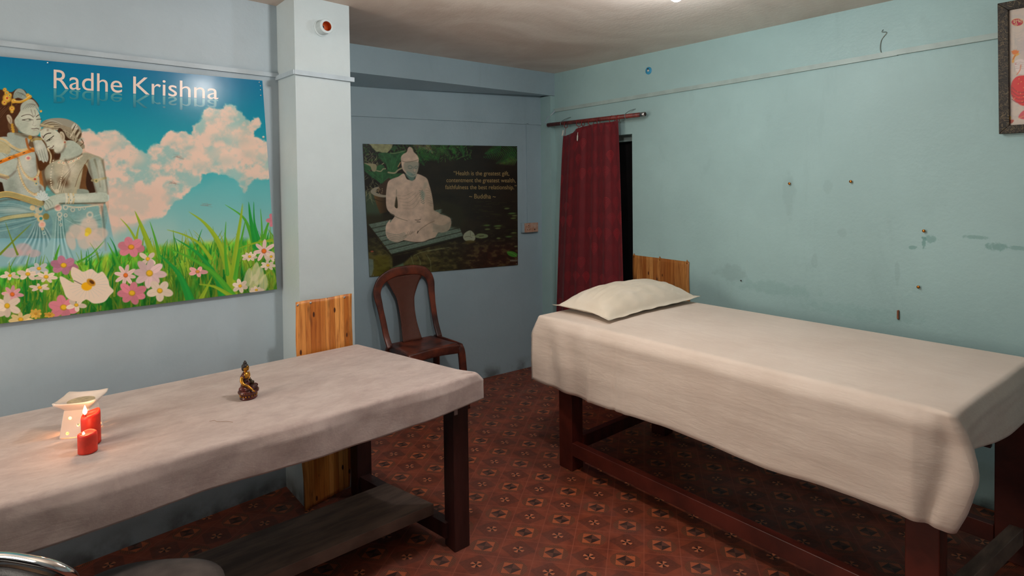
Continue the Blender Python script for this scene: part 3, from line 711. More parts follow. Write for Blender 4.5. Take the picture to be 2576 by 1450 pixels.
# ------------------------------------------------------------------ candles
def candle(name, label, x, y, r, h, slant, wx, wh, fh, fw, seed, z0=.7745):
    t = thing(name, label, 'candle', (x, y, z0), 0, 'red pillar candles by the oil burner')
    bm = bmesh.new(); R = []; n = 48
    def rim(a): return h+slant*math.cos(a-.2)+.0015*math.sin(3*a+seed)
    for j in range(13):
        z = j/12
        R.append([Vector(((r*(1+(.012*nz(math.cos(a), math.sin(a), z*3, 2, seed))-(.06*max(0, z-.93)/.07)))*math.cos(a), (r*(1-(.06*max(0, z-.93)/.07)))*math.sin(a), z*rim(a))) for a in [2*PI*i/n for i in range(n)]])
    for k, dz in ((.86, .001), (.74, -.004), (.5, -.009), (.25, -.0095), (.02, -.0095)):
        R.append([Vector((r*k*math.cos(a), r*k*math.sin(a), (rim(a) if k > .8 else h+(rim(a)-h)*k*.7)+dz)) for a in [2*PI*i/n for i in range(n)]])
    rings(bm, R); obj('wax', bm, M_wax, t, smooth=True)
    zt = h-.0095
    obj('wick', tube([(wx, 0, zt), (wx*1.05, 0, zt+wh*.6), (wx*1.2+.0008, 0, zt+wh)], .0009, 6), M_wick, t)
    f0 = zt+wh*.55
    prof = [(.0003, 0), (fw*.55, fh*.08), (fw*.92, fh*.22), (fw, fh*.34), (fw*.8, fh*.55), (fw*.42, fh*.78), (.0002, fh)]
    bm = lathe([(a, f0+b) for a, b in prof], 16)
    for v in bm.verts: v.co.x += wx*1.2
    obj('flame', bm, M_flame, t, smooth=True); return t
candle('pillar_candle', 'tall red pillar candle with a large flame, top melted aslant', .153, 2.315, .0265, .098, .008, -.012, .012, .032, .0062, 1)
candle('pillar_candle', 'short red pillar candle standing in front of the tall one', .139, 2.247, .0258, .060, .001, -.008, .008, .011, .0038, 4)
lamp('candle_glow', (.139, 2.305, .905), .55, (1, .50, .22), .012); lamp('small_candle_glow', (.13, 2.245, .848), .10, (1, .5, .25), .008)

# ------------------------------------------------------------------ seated figurine
st = thing('buddha_figurine', 'small gilt and maroon seated statuette on the left table', 'figurine', (.652, 2.405, .7735), math.radians(-38))
K = .152/.17
def S(v): return tuple(c*K for c in v)
bm = bmesh.new()
R = []
for r, z in ((.030, 0), (.034, .003), (.033, .008), (.030, .014), (.034, .022), (.040, .028), (.041, .033), (.037, .036), (.0372, .040)):
    R.append([Vector((r*1.02*math.cos(a)*K+.010*K, r*1.25*math.sin(a)*K, z*K)) for a in [2*PI*i/40 for i in range(40)]])
rings(bm, R); base_ = obj('lotus_base', bm, M_maroon, st, smooth=True)
bm = bmesh.new()
for i in range(18):
    a = 2*PI*i/18; ellipsoid(bm, (.0325*math.cos(a)*K+.010*K, .0325*1.25*math.sin(a)*K, .0155*K), (.0028, .0028, .0032), n=8)
obj('bead_row', bm, M_gold, base_, smooth=True)
# body = robe mesh (legs + trunk) grown into one skin
bm = bmesh.new()
for c, r in (((0, 0, .052), (.022, .030, .018)), ((-.006, 0, .075), (.016, .021, .024)), ((-.004, 0, .096), (.015, .0235, .020)), ((-.006, .022, .098), (.009, .009, .011)), ((-.006, -.022, .098), (.009, .009, .011)),
             ((.020, .030, .046), (.020, .014, .010)), ((.020, -.030, .046), (.020, .014, .010)), ((.030, .010, .044), (.014, .020, .009)), ((.028, -.012, .046), (.014, .020, .009)), ((0, .033, .050), (.018, .013, .011)), ((0, -.033, .050), (.018, .013, .011)),
             ((-.008, .026, .082), (.007, .008, .017))):
    ellipsoid(bm, S(c), S(r), n=16)
o = obj('robe', bm, M_maroon, st); remesh(o, .0016, 4)
bm = bmesh.new()
for c, r in (((.004, -.004, .100), (.0115, .017, .0165)), ((-.002, 0, .116), (.0075, .0075, .010)), ((.0025, 0, .131), (.0118, .0118, .0142)), ((.0115, 0, .129), (.0028, .0025, .0045)), ((-.002, .0112, .127), (.003, .0018, .007)), ((-.002, -.0112, .127), (.003, .0018, .007)), ((.010, 0, .1225), (.0035, .0045, .002))):
    ellipsoid(bm, S(c), S(r), n=16)
o = obj('gilt_body', bm, M_gold, st); remesh(o, .0011, 2)
bm = bmesh.new()   # right arm reaching down, left arm holding a bowl
tube([S(p) for p in smoothpath([(-.006, -.025, .100), (-.006, -.031, .084), (.004, -.035, .070), (.022, -.034, .062), (.036, -.036, .052), (.046, -.037, .043)], 5)], [K*v for v in np.interp(np.linspace(0, 1, 26), [0, .2, .5, .8, 1], [.0066, .0068, .0056, .0042, .0026]).tolist()], 12, bm)
for k in range(4): tube([S((.040, -.039+.0022*k, .048)), S((.047, -.040+.0026*k, .042)), S((.052, -.040+.0028*k, .0385))], [.0011, .0010, .0007], 6, bm)
o = obj('right_arm', bm, M_gold, st, smooth=True)
bm = bmesh.new()
tube([S(p) for p in smoothpath([(-.004, .026, .094), (-.002, .033, .078), (.008, .030, .066), (.022, .016, .062), (.028, .004, .061)], 5)], [K*v for v in np.interp(np.linspace(0, 1, 21), [0, .5, 1], [.007, .006, .0035]).tolist()], 12, bm)
obj('left_arm', bm, M_bronze, st, smooth=True)
obj('bowl', lathe([(.004*K, .060*K), (.0085*K, .064*K), (.0095*K, .071*K), (.0075*K, .074*K), (.002*K, .0735*K)], 20, M=Matrix.Translation((.026*K, 0, 0))), M_bronze, st, smooth=True)
bm = bmesh.new()
for c, r in (((-.0035, 0, .1395), (.0138, .0142, .0115)), ((-.0085, 0, .130), (.0088, .0128, .0135)), ((-.003, 0, .1525), (.0080, .0080, .0072)), ((-.003, 0, .160), (.0040, .0040, .0040))):
    ellipsoid(bm, S(c), S(r), n=16)
o = obj('hair', bm, M_hairblack, st); remesh(o, .0007, 1)
bm = bmesh.new(); tube([S(p) for p in smoothpath([(.006, .017, .112), (.014, .008, .100), (.0165, -.004, .090), (.014, -.013, .082)], 4)], .0016, 8, bm); obj('robe_hem', bm, M_gold, st, smooth=True); bm = bmesh.new()
for i in range(30):
    a = 2*PI*i/30; ellipsoid(bm, (.0405*math.cos(a)*K+.010*K, .0405*1.25*math.sin(a)*K, .0325*K), (.0012, .0012, .0012), n=6)
obj('bead_rim', bm, M_gold, base_, smooth=True)

# ------------------------------------------------------------------ wood print sheets with pins
def pin(parent, loc, nrm, m=M_steel, r=.006):
    bm = bmesh.new(); ellipsoid(bm, (0, 0, 0), (r, r, r*.5), n=10)
    q = Vector((0, 0, 1)).rotation_difference(Vector(nrm)); bmesh.ops.transform(bm, matrix=Matrix.Translation(loc) @ q.to_matrix().to_4x4(), verts=bm.verts)
    return obj('pin', bm, m, parent, smooth=True)
ws = thing('wood_print_sheet', 'bright wood print vinyl sheet pinned to the pillar foot', 'vinyl sheet', (1.16, 2.868, .03))
def wsF(u, v):
    z = v*(1.0+.002*math.sin(u*9)); tlt = (.028 if v > .9 else 0)*0
    x0 = -.155+.022*(1-v)+.004*math.sin(v*14); x1 = .152-.045*(1-v)**2+.004*math.sin(v*11+1)
    x = x0+(x1-x0)*u; y = -.003+.022*(x/.3)+.006*math.sin(v*5+u*3)*(1-v)-.018*(1-v)**2
    return Vector((x, y-.004*math.sin(u*PI)*(1-v), z+.006*(u-.5)*2*0+(-.03*(1-u)*(1-v)+.012*v*0)))
bm = bmesh.new(); gridmesh(bm, wsF, 20, 50); o = obj('sheet', bm, M_print_l, ws, smooth=True); solid(o, .0012, 0)
for u, v in ((.03, .985), (.25, .985), (.86, .985)): pin(ws, wsF(u, v)+Vector((0, -.002, 0)), (0, -1, 0))
ws = thing('wood_print_sheet', 'dull wood print vinyl sheet on the teal wall beside the curtain', 'vinyl sheet', (XR-.003, 2.545, .30))
def wsG(u, v):
    y = (.245-(.49)*u); z = v*(.745-.006*u)+(.0 if v < .97 else .0); return Vector((-.003-.003*math.sin(u*8), y+.004*math.sin(v*9), z))
bm = bmesh.new(); gridmesh(bm, wsG, 24, 30); o = obj('sheet', bm, M_print_r, ws, smooth=True); solid(o, .0012, 0)
for u in (.03, .5, .97):
    pin(ws, wsG(u, .985)+Vector((-.003, 0, 0)), (-1, 0, 0), M_brass)
    bm = bmesh.new(); q = wsG(u, 1.0); prism([(q.y-.010, q.z-.004), (q.y+.010, q.z-.004), (q.y+.002, q.z+.014)], q.x-.0022, q.x+.0, bm)
    for vv in bm.verts: vv.co = Vector((vv.co.z, vv.co.x, vv.co.y))
    obj('tab', bm, M_print_r, ws)

# ------------------------------------------------------------------ curtain, rod
rod = thing('curtain_rod', 'red brown painted pipe rod on wall brackets', 'curtain rod', (3.462, 3.13, 2.09))
obj('rod_pipe', tube([(0, .505, .003), (0, -.50, -.003)], .0165, 20), M_pipe, rod, smooth=True)
obj('bare_end', tube([(0, -.475, -.003), (0, -.512, -.003)], [.0169, .0169], 20), M_steel, rod, smooth=True)
obj('bore', tube([(0, -.5121, -.003), (0, -.5135, -.003)], [.013, .013], 16), M_hole, rod, smooth=True)
for y in (.335, -.34):
    obj('bracket', tube(smoothpath([(.074, y-.03, .055), (.045, y-.01, .045), (.005, y, .024), (-.018, y, .005), (-.012, y, -.016), (.01, y, -.02)], 5), .0028, 8), M_dullwire, rod, smooth=True)
cu = thing('curtain', 'crimson patterned curtain hanging over the dark doorway', 'curtain', (3.455, 3.15, 0))
hooks = [(3.420, 0), (3.272, 1), (3.228, 2), (3.142, 3), (3.063, 4), (2.927, 5), (2.870, 6)]
def curtF(u, v):
    # u 0 = left (far y) .. 1 = right ; v 0 top .. 1 bottom
    yt = 3.436-(3.436-2.852)*u; yb = 3.575-(3.575-2.79)*u; vv = v
    y = yt+(yb-yt)*(vv**.8)
    zt = np.interp(u, [0, .05, .2, .26, .30, .48, .55, .72, .88, .97, 1], [1.985, 1.985, 2.0, 2.03, 2.035, 2.05, 2.053, 2.056, 2.055, 2.06, 2.078])
    z = zt-(zt-.06)*v
    w = .016*math.sin(u*30+.4*math.sin(v*3))*(.4+.6*v)+.010*math.sin(u*13+1.2)+.004*math.sin(u*61+v*2)
    return Vector((-.002+w*(.55+.45*v)-.012, y-3.15, z))
bm = bmesh.new(); nu, nvv = 150, 60; V = gridmesh(bm, curtF, nu, nvv); uvl = bm.loops.layers.uv.new('UVMap')
idx = {v: (i, j) for j, r in enumerate(V) for i, v in enumerate(r)}
for f in bm.faces:
    for l in f.loops: i, j = idx[l.vert]; l[uvl].uv = (i/(nu-1)*.72, (1-j/(nvv-1))*2.0)
o = obj('curtain_fabric', bm, M_curtain, cu, smooth=True); solid(o, .002, 0)
for y, k in hooks:
    bm = tube([(.007+.0235*math.cos(a), y-3.15+.004*math.sin(2*a)+.006*math.cos(a)*(-1)**k, 2.078+.0265*math.sin(a)) for a in [2*PI*i/24 for i in range(24)]], .0024, 8, closed=True)
    r = obj('ring', bm, M_redring, cu, smooth=True)
    q = Vector((.007, y-3.15, 2.0515)); u_ = (3.436-y)/(3.436-2.852); e = curtF(max(0, min(1, u_)), 0)
    obj('hook', tube([q, q+Vector((-.003, .003, -.010)), Vector((e.x-.004, e.y, e.z-.008))], .0018, 6), M_redring, cu)
obj('loop_tie', tube(smoothpath([(-.030, .10, 2.00), (-.034, .10, 1.97), (-.035, .102, 1.93)], 4), [.003]*4+[.006]*3+[.005, .003][:2], 8), M_white, cu, smooth=True)
obj('loop_tie', tube(smoothpath([(-.02, .275, 2.03), (-.026, .272, 2.01), (-.03, .278, 1.985)], 4), .006, 8), M_white, cu, smooth=True)

# ------------------------------------------------------------------ wall fittings
so = thing('wall_socket', 'stained cream power socket right of the seated statue poster', 'socket', (3.34, BYf(3.34), 1.215), math.atan(-.08))
obj('box', boxm(-.083, .083, -.026, 0, -.042, .042), M_wall_b, so, bevel=.004)
fp = obj('faceplate', boxm(-.062, .082, -.0335, -.026, -.040, .040), M_socket, so, bevel=.002)
for x, z, r in ((-.022, .018, .004), (-.022, .0, .003), (-.034, -.016, .0035), (-.010, -.016, .0035), (.044, -.018, .006)):
    bm = bmesh.new(); g = bmesh.ops.create_cone(bm, cap_ends=True, segments=12, radius1=r, radius2=r, depth=.001); bmesh.ops.transform(bm, matrix=Matrix.Translation((x, -.0342, z)) @ Matrix.Rotation(PI/2, 4, 'X'), verts=g['verts'])
    obj('socket_hole', bm, M_hole, fp)
obj('switch', boxm(.030, .058, -.0375, -.0335, -.006, .026), M_socket, fp, bevel=.0015)

pp = thing('pipe_stub', 'painted pipe stub with an orange inside, high on the pillar', 'pipe', (1.18, 2.893, 2.395), math.atan(.081))
bm = bmesh.new(); prof = [(.042, 0), (.042, -.006), (.036, -.008), (.036, -.058), (.034, -.060), (.024, -.060), (.024, -.010)]
R = [[Vector((r*math.cos(2*PI*i/32), y, r*math.sin(2*PI*i/32))) for i in range(32)] for r, y in prof]; rings(bm, R, caps=False)
obj('collar', bm, M_pillar, pp, smooth=False, bevel=0)
bm = bmesh.new(); rings(bm, [[Vector((r*math.cos(2*PI*i/32), y, r*math.sin(2*PI*i/32))) for i in range(32)] for r, y in ((.0238, -.058), (.0236, -.030), (.0236, -.012), (.004, -.011))], caps=False)
obj('liner', bm, M_orange, pp, smooth=True)
bm = tube([(-.004, -.013, .002), (-.004, -.022, .002)], [.008, .008], 12); obj('cable_end', bm, M_hole, pp)

dc = thing('ceiling_hook_disc', 'round blue plastic disc high on the teal wall', 'wall plate', (XR, 2.638, 2.411))
obj('disc', tube([(0, 0, 0), (-.004, 0, 0), (-.006, 0, 0)], [.027, .027, .024], 28), M_bluedisc, dc, smooth=False)
obj('centre', tube([(-.006, 0, 0), (-.012, 0, .003)], [.009, .006], 14), M_white, dc)
obj('tip', tube([(-.010, 0, .012), (-.014, 0, .013)], [.005, .004], 10), M_hole, dc)

def nail(y, z, lab, m=M_brass, r=.008):
    o = thing('wall_screw', lab, 'screw', (XR, y, z), 0, 'brass screws in the teal wall')
    bm = tube([(0, 0, 0), (-.012, 0, 0)], .003, 8); obj('shank', bm, M_steel, o)
    bm = bmesh.new(); ellipsoid(bm, (-.013, 0, 0), (.004, r, r), n=12); obj('head', bm, m, o, smooth=True); return o
nail(1.611, 1.577, 'brass screw beside the tall dull smear, leftmost of the four')
nail(1.273, 1.586, 'brass screw with a raised burr, second from the left')
nail(.929, 1.33, 'brass screw beside the small hooked scuff mark')
nail(.952, 1.039, 'brass screw lowest of the four on the teal wall')
def small_nail(y, z, lab):
    o = thing('wall_nail', lab, 'nail', (XR, y, z)); obj('shank', tube([(0, 0, 0), (-.010, 0, 0)], .002, 8), M_steel, o)
    bm = bmesh.new(); ellipsoid(bm, (-.011, 0, 0), (.003, .0045, .0045), n=10); obj('head', bm, M_hole, o, smooth=True)
small_nail(1.922, .955, 'tiny black nail in the teal wall above the middle of the bed')
small_nail(2.305, .795, 'tiny dark nail in the teal wall just above the pillow tip')
o = tag(obj('wall_plug', tube([(XR, 1.044, .90), (XR-.008, 1.044, .902), (XR-.010, 1.044, .86), (XR, 1.044, .856)], .005, 8), mat('rusty plug', lin((150, 90, 60)), .6)), 'rusty wall plug stub low on the teal wall above the bed', 'wall plug')
o = tag(obj('hanging_wire', tube(smoothpath([(XR, 1.118, 2.395), (XR-.012, 1.12, 2.38), (XR-.006, 1.10, 2.375), (XR-.004, 1.125, 2.34), (XR-.006, 1.13, 2.29), (XR-.004, 1.12, 2.262)], 5), .0014, 6), mat('bare wire', lin((90, 90, 80)), .4, .8)), 'thin bare wire on a nail above the grey trunking', 'wire')
for y, z in ((2.64, 1.392), (2.60, 1.389)):
    pass
o = tag(obj('thread', tube(smoothpath([(.485, 2.245, .7755), (.50, 2.24, .7765), (.505, 2.222, .776), (.53, 2.20, .7765), (.545, 2.18, .776)], 4), .0006, 5), mat('straw thread', lin((150, 112, 76)), .7)), 'dry stalk lying on the cloth in front of the statuette', 'stalk')

# ceiling lamps that light the room
for nm, lc, mm, lab in (('ceiling_lamp', LAMP_COOL, (1, 1, 1), 'white bulb on a ceiling holder above the bed'), ('ceiling_lamp', LAMP_WARM, (1, .85, .7), 'warm bulb on a ceiling holder near the left table')):
    cl = thing(nm, lab, 'lamp', lc)
    obj('holder', lathe([(.045, H-lc[2]), (.045, H-lc[2]-.012), (.02, H-lc[2]-.02), (.02, .012)], 24), M_white, cl, smooth=True)
    bl = obj('bulb', lathe([(.0145, .012), (.0145, .004), (.021, -.004), (.026, -.016), (.024, -.028), (.013, -.036), (.001, -.038)], 24), mat('lit bulb', mm, .3, emit=(mm, 6)), cl, smooth=True)
    bl.visible_shadow = True

#@@ART
# ================================================================== PRINTED PICTURES
def hom(src, dst):
    A = []
    for (x, y), (u, v) in zip(src, dst):
        A.append([x, y, 1, 0, 0, 0, -u*x, -u*y]); A.append([0, 0, 0, x, y, 1, -v*x, -v*y])
    h = np.linalg.solve(np.array(A, float), np.array([c for p in dst for c in p], float)); return np.append(h, 1).reshape(3, 3)
def hap(Hm, x, y):
    w = Hm[2, 0]*x+Hm[2, 1]*y+Hm[2, 2]; return (Hm[0, 0]*x+Hm[0, 1]*y+Hm[0, 2])/w, (Hm[1, 0]*x+Hm[1, 1]*y+Hm[1, 2])/w
def vnoise(x, y, seed=0):
    xi = np.floor(x).astype(np.int64); yi = np.floor(y).astype(np.int64); fx = x-xi; fy = y-yi; fx = fx*fx*(3-2*fx); fy = fy*fy*(3-2*fy)
    def h(a, b):
        n = (a*374761393+b*668265263+seed*1274126177) & 0x7fffffff; n = (n ^ (n >> 13))*1274126177 & 0x7fffffff; return ((n ^ (n >> 16)) & 0xffff)/65535.
    return (h(xi, yi)*(1-fx)+h(xi+1, yi)*fx)*(1-fy)+(h(xi, yi+1)*(1-fx)+h(xi+1, yi+1)*fx)*fy
def fbm(x, y, o=5, seed=0):
    s = 0; a = .5
    for i in range(o): s = s+a*vnoise(x, y, seed+i*7); x = x*2.03; y = y*2.03; a *= .5
    return s/(1-.5**o)
def sst(x, a, b): t = np.clip((x-a)/(b-a), 0, 1); return t*t*(3-2*t)
class Art:
    def __init__(s, X, Y): s.X = X; s.Y = Y; s.c = np.zeros((len(X), 3)); s.rnd = random.Random(3)
    def blend(s, idx, al, c):
        c = np.asarray(c, float); al = al[:, None]; s.c[idx] = s.c[idx]*(1-al)+c*al
    def box(s, x0, x1, y0, y1): return np.nonzero((s.X > x0) & (s.X < x1) & (s.Y > y0) & (s.Y < y1))[0]
    def poly(s, pts, c, soft=1.2, a=1.0, wob=0, ws=.15):
        p = np.array(pts, float); m = soft+wob+1; idx = s.box(p[:, 0].min()-m, p[:, 0].max()+m, p[:, 1].min()-m, p[:, 1].max()+m)
        if not len(idx): return
        x = s.X[idx]; y = s.Y[idx]
        if wob: x = x+(fbm(x*ws, y*ws, 4, 3)-.5)*2*wob; y = y+(fbm(x*ws, y*ws, 4, 9)-.5)*2*wob
        ins = np.zeros(len(x), bool); d = np.full(len(x), 1e9); q = np.roll(p, -1, 0)
        for (x0, y0), (x1, y1) in zip(p, q):
            cnd = (y0 > y) != (y1 > y); xx = (x1-x0)*(y-y0)/((y1-y0) if y1 != y0 else 1e-9)+x0; ins ^= cnd & (x < xx)
            ex, ey = x1-x0, y1-y0; L = ex*ex+ey*ey+1e-9; t = np.clip(((x-x0)*ex+(y-y0)*ey)/L, 0, 1); d = np.minimum(d, (x-x0-t*ex)**2+(y-y0-t*ey)**2)
        sd = np.where(ins, 1, -1)*np.sqrt(d); s.blend(idx, a*sst(sd, -soft, soft), c(s.X[idx], s.Y[idx]) if callable(c) else c)
    def spoly(s, pts, c, soft=1.2, a=1.0, k=4, **kw):   # smooth closed outline
        P = [np.array(p, float) for p in pts]; n = len(P); out = []
        for i in range(n):
            p0, p1, p2, p3 = P[i-1], P[i], P[(i+1) % n], P[(i+2) % n]
            for j in range(k): t = j/k; out.append(.5*((2*p1)+(-p0+p2)*t+(2*p0-5*p1+4*p2-p3)*t*t+(-p0+3*p1-3*p2+p3)*t**3))
        s.poly(out, c, soft, a, **kw)
    def ell(s, cx, cy, rx, ry, c, rot=0, soft=.2, a=1.0):
        m = max(rx, ry)*(1+soft)+1; idx = s.box(cx-m, cx+m, cy-m, cy+m)
        if not len(idx): return
        x = s.X[idx]-cx; y = s.Y[idx]-cy; co, si = math.cos(rot), math.sin(rot); u = (x*co+y*si)/rx; v = (-x*si+y*co)/ry
        s.blend(idx, a*sst(np.sqrt(u*u+v*v), 1+soft, 1-soft), c)
    def line(s, pts, w, c, a=1.0, w1=None, soft=.7, k=5):
        P = [(p.x, p.y) for p in smoothpath([(q[0], q[1], 0) for q in pts], k)] if len(pts) > 2 else pts
        p = np.array(P, float); w1 = w if w1 is None else w1; m = max(w, w1)+soft+1; idx = s.box(p[:, 0].min()-m, p[:, 0].max()+m, p[:, 1].min()-m, p[:, 1].max()+m)
        if not len(idx): return
        x = s.X[idx]; y = s.Y[idx]; best = np.full(len(x), -1e9); n = len(p)-1
        for i in range(n):
            x0, y0 = p[i]; ex, ey = p[i+1]-p[i]; L = ex*ex+ey*ey+1e-9; t = np.clip(((x-x0)*ex+(y-y0)*ey)/L, 0, 1)
            d = np.sqrt((x-x0-t*ex)**2+(y-y0-t*ey)**2); ww = (w+(w1-w)*((i+t)/n))/2; best = np.maximum(best, ww-d)
        s.blend(idx, a*sst(best, -soft, soft), c)
    def flower(s, cx, cy, r, n, c, cc, sq=1.0, rot=0, pw=.5, a=1.0, cr=.18, tilt=0, edge=None):
        for i in range(n):
            t = rot+2*PI*i/n; ux, uy = math.cos(t), math.sin(t)*sq; L = math.hypot(ux, uy); k = .88+.22*s.rnd.random()
            mx, my = cx+ux*r*.55*k, cy+uy*r*.55*k; f = .88+.16*s.rnd.random(); col = tuple(v*f for v in c); an = math.atan2(uy, ux)
            if edge: s.ell(mx, my, r*.50*L*k, r*pw*.5*(.55+.45*sq)*1.0, tuple(v*.8 for v in edge), an, .12, a)
            s.ell(mx, my, r*.47*L*k, r*pw*.46*(.55+.45*sq), col, an, .12, a)
            s.line([(cx, cy), (cx+ux*r*.85, cy+uy*r*.85)], .8, tuple(v*.82 for v in c), .5*a)
        s.ell(cx, cy, r*cr*1.15, r*cr*(.5+.5*sq)*1.15, tuple(v*.75 for v in cc), 0, .25, a); s.ell(cx, cy-r*.02, r*cr*.9, r*cr*.9*(.5+.5*sq), cc, 0, .3, a)
    def blade(s, pts, w, c, a=1.0): s.line(pts, .6, c, a, w, .7, 4)

def sheet(name, W4, px4, nu, nv, m, parent, off, paint_fn):
    """W4: world corners TL,TR,BR,BL; px4: the same corners in drafting-sheet units. Returns world mapper for lettering"""
    U4 = [(0, 0), (1, 0), (1, 1), (0, 1)]; W4 = [Vector(w) for w in W4]
    e = (W4[1]-W4[0]); ex = Vector((e.x, e.y, 0)).normalized(); O_ = W4[0]
    L4 = [((w-O_).dot(ex), w.z-O_.z) for w in W4]; N_ = ex.cross(Vector((0, 0, 1)))
    tl = [(w-O_).dot(N_) for w in W4]
    HL = hom(U4, L4); HP = hom(U4, px4); HI = hom(px4, U4)
    u, v = np.meshgrid(np.linspace(0, 1, nu), np.linspace(0, 1, nv)); u = u.ravel(); v = v.ravel()
    lx, lz = hap(HL, u, v); PX, PY = hap(HP, u, v)
    tt = (tl[0]*(1-u)+tl[1]*u)*(1-v)+(tl[3]*(1-u)+tl[2]*u)*v
    co = np.stack([O_.x+lx*ex.x+N_.x*(tt+off), O_.y+lx*ex.y+N_.y*(tt+off), O_.z+lz], 1)
    i = np.arange((nv-1)*nu).reshape(nv-1, nu)[:, :-1].ravel(); faces = np.stack([i+nu, i+nu+1, i+1, i], 1)
    me = bpy.data.meshes.new(name); me.vertices.add(len(co)); me.vertices.foreach_set('co', co.ravel())
    me.loops.add(faces.size); me.loops.foreach_set('vertex_index', faces.ravel().astype(np.int32))
    me.polygons.add(len(faces)); me.polygons.foreach_set('loop_start', np.arange(0, faces.size, 4, dtype=np.int32)); me.update(calc_edges=True)
    A = Art(PX, PY); paint_fn(A); c = np.clip(A.c, 0, 255)/255; c = np.where(c <= .04045, c/12.92, ((c+.055)/1.055)**2.4)
    at = me.color_attributes.new('print', 'FLOAT_COLOR', 'POINT'); at.data.foreach_set('color', np.concatenate([c, np.ones((len(c), 1))], 1).ravel().astype(np.float32))
    o = objme(name, me, m, parent)
    def W(px, py, d=.0):
        uu, vv = hap(HI, px, py); a, b = hap(HL, uu, vv); t = (tl[0]*(1-uu)+tl[1]*uu)*(1-vv)+(tl[3]*(1-uu)+tl[2]*uu)*vv
        return Vector((O_.x+a*ex.x+N_.x*(t+off+d), O_.y+a*ex.y+N_.y*(t+off+d), O_.z+b))
    return o, W
def text_faces(body):
    cu = bpy.data.curves.new('t', 'FONT'); cu.body = body; cu.resolution_u = 6; o = bpy.data.objects.new('t', cu)
    me = o.to_mesh(); V = [Vector(v.co) for v in me.vertices]; F = [list(p.vertices) for p in me.polygons]; o.to_mesh_clear(); bpy.data.objects.remove(o); bpy.data.curves.remove(cu)
    return V, F
def lettering(body, quad, W, m, parent, d=.0006, name='lettering', capref='H', colfn=None, bold=0):
    """quad: baseline-left, baseline-right, and cap height at left/right in sheet units"""
    (xl, yl), (xr, yr), hl, hr = quad; V, F = text_faces(body); x0 = min(v.x for v in V); x1 = max(v.x for v in V)
    cv, _ = text_faces(capref); ch = max(v.y for v in cv)
    me = bpy.data.meshes.new(name); co = []; cols = []
    for v in V:
        t = (v.x-x0)/(x1-x0); h = v.y/ch; bx = xl+(xr-xl)*t; by = yl+(yr-yl)*t; hh = hl+(hr-hl)*t; co.append(W(bx, by-h*hh, d)[:]); cols.append(h)
    me.from_pydata(co, [], F); me.update()
    if colfn:
        at = me.color_attributes.new('print', 'FLOAT_COLOR', 'POINT')
        for i, h in enumerate(cols): at.data[i].color = (*lin(colfn(h)), 1)
    return objme(name, me, m, parent)

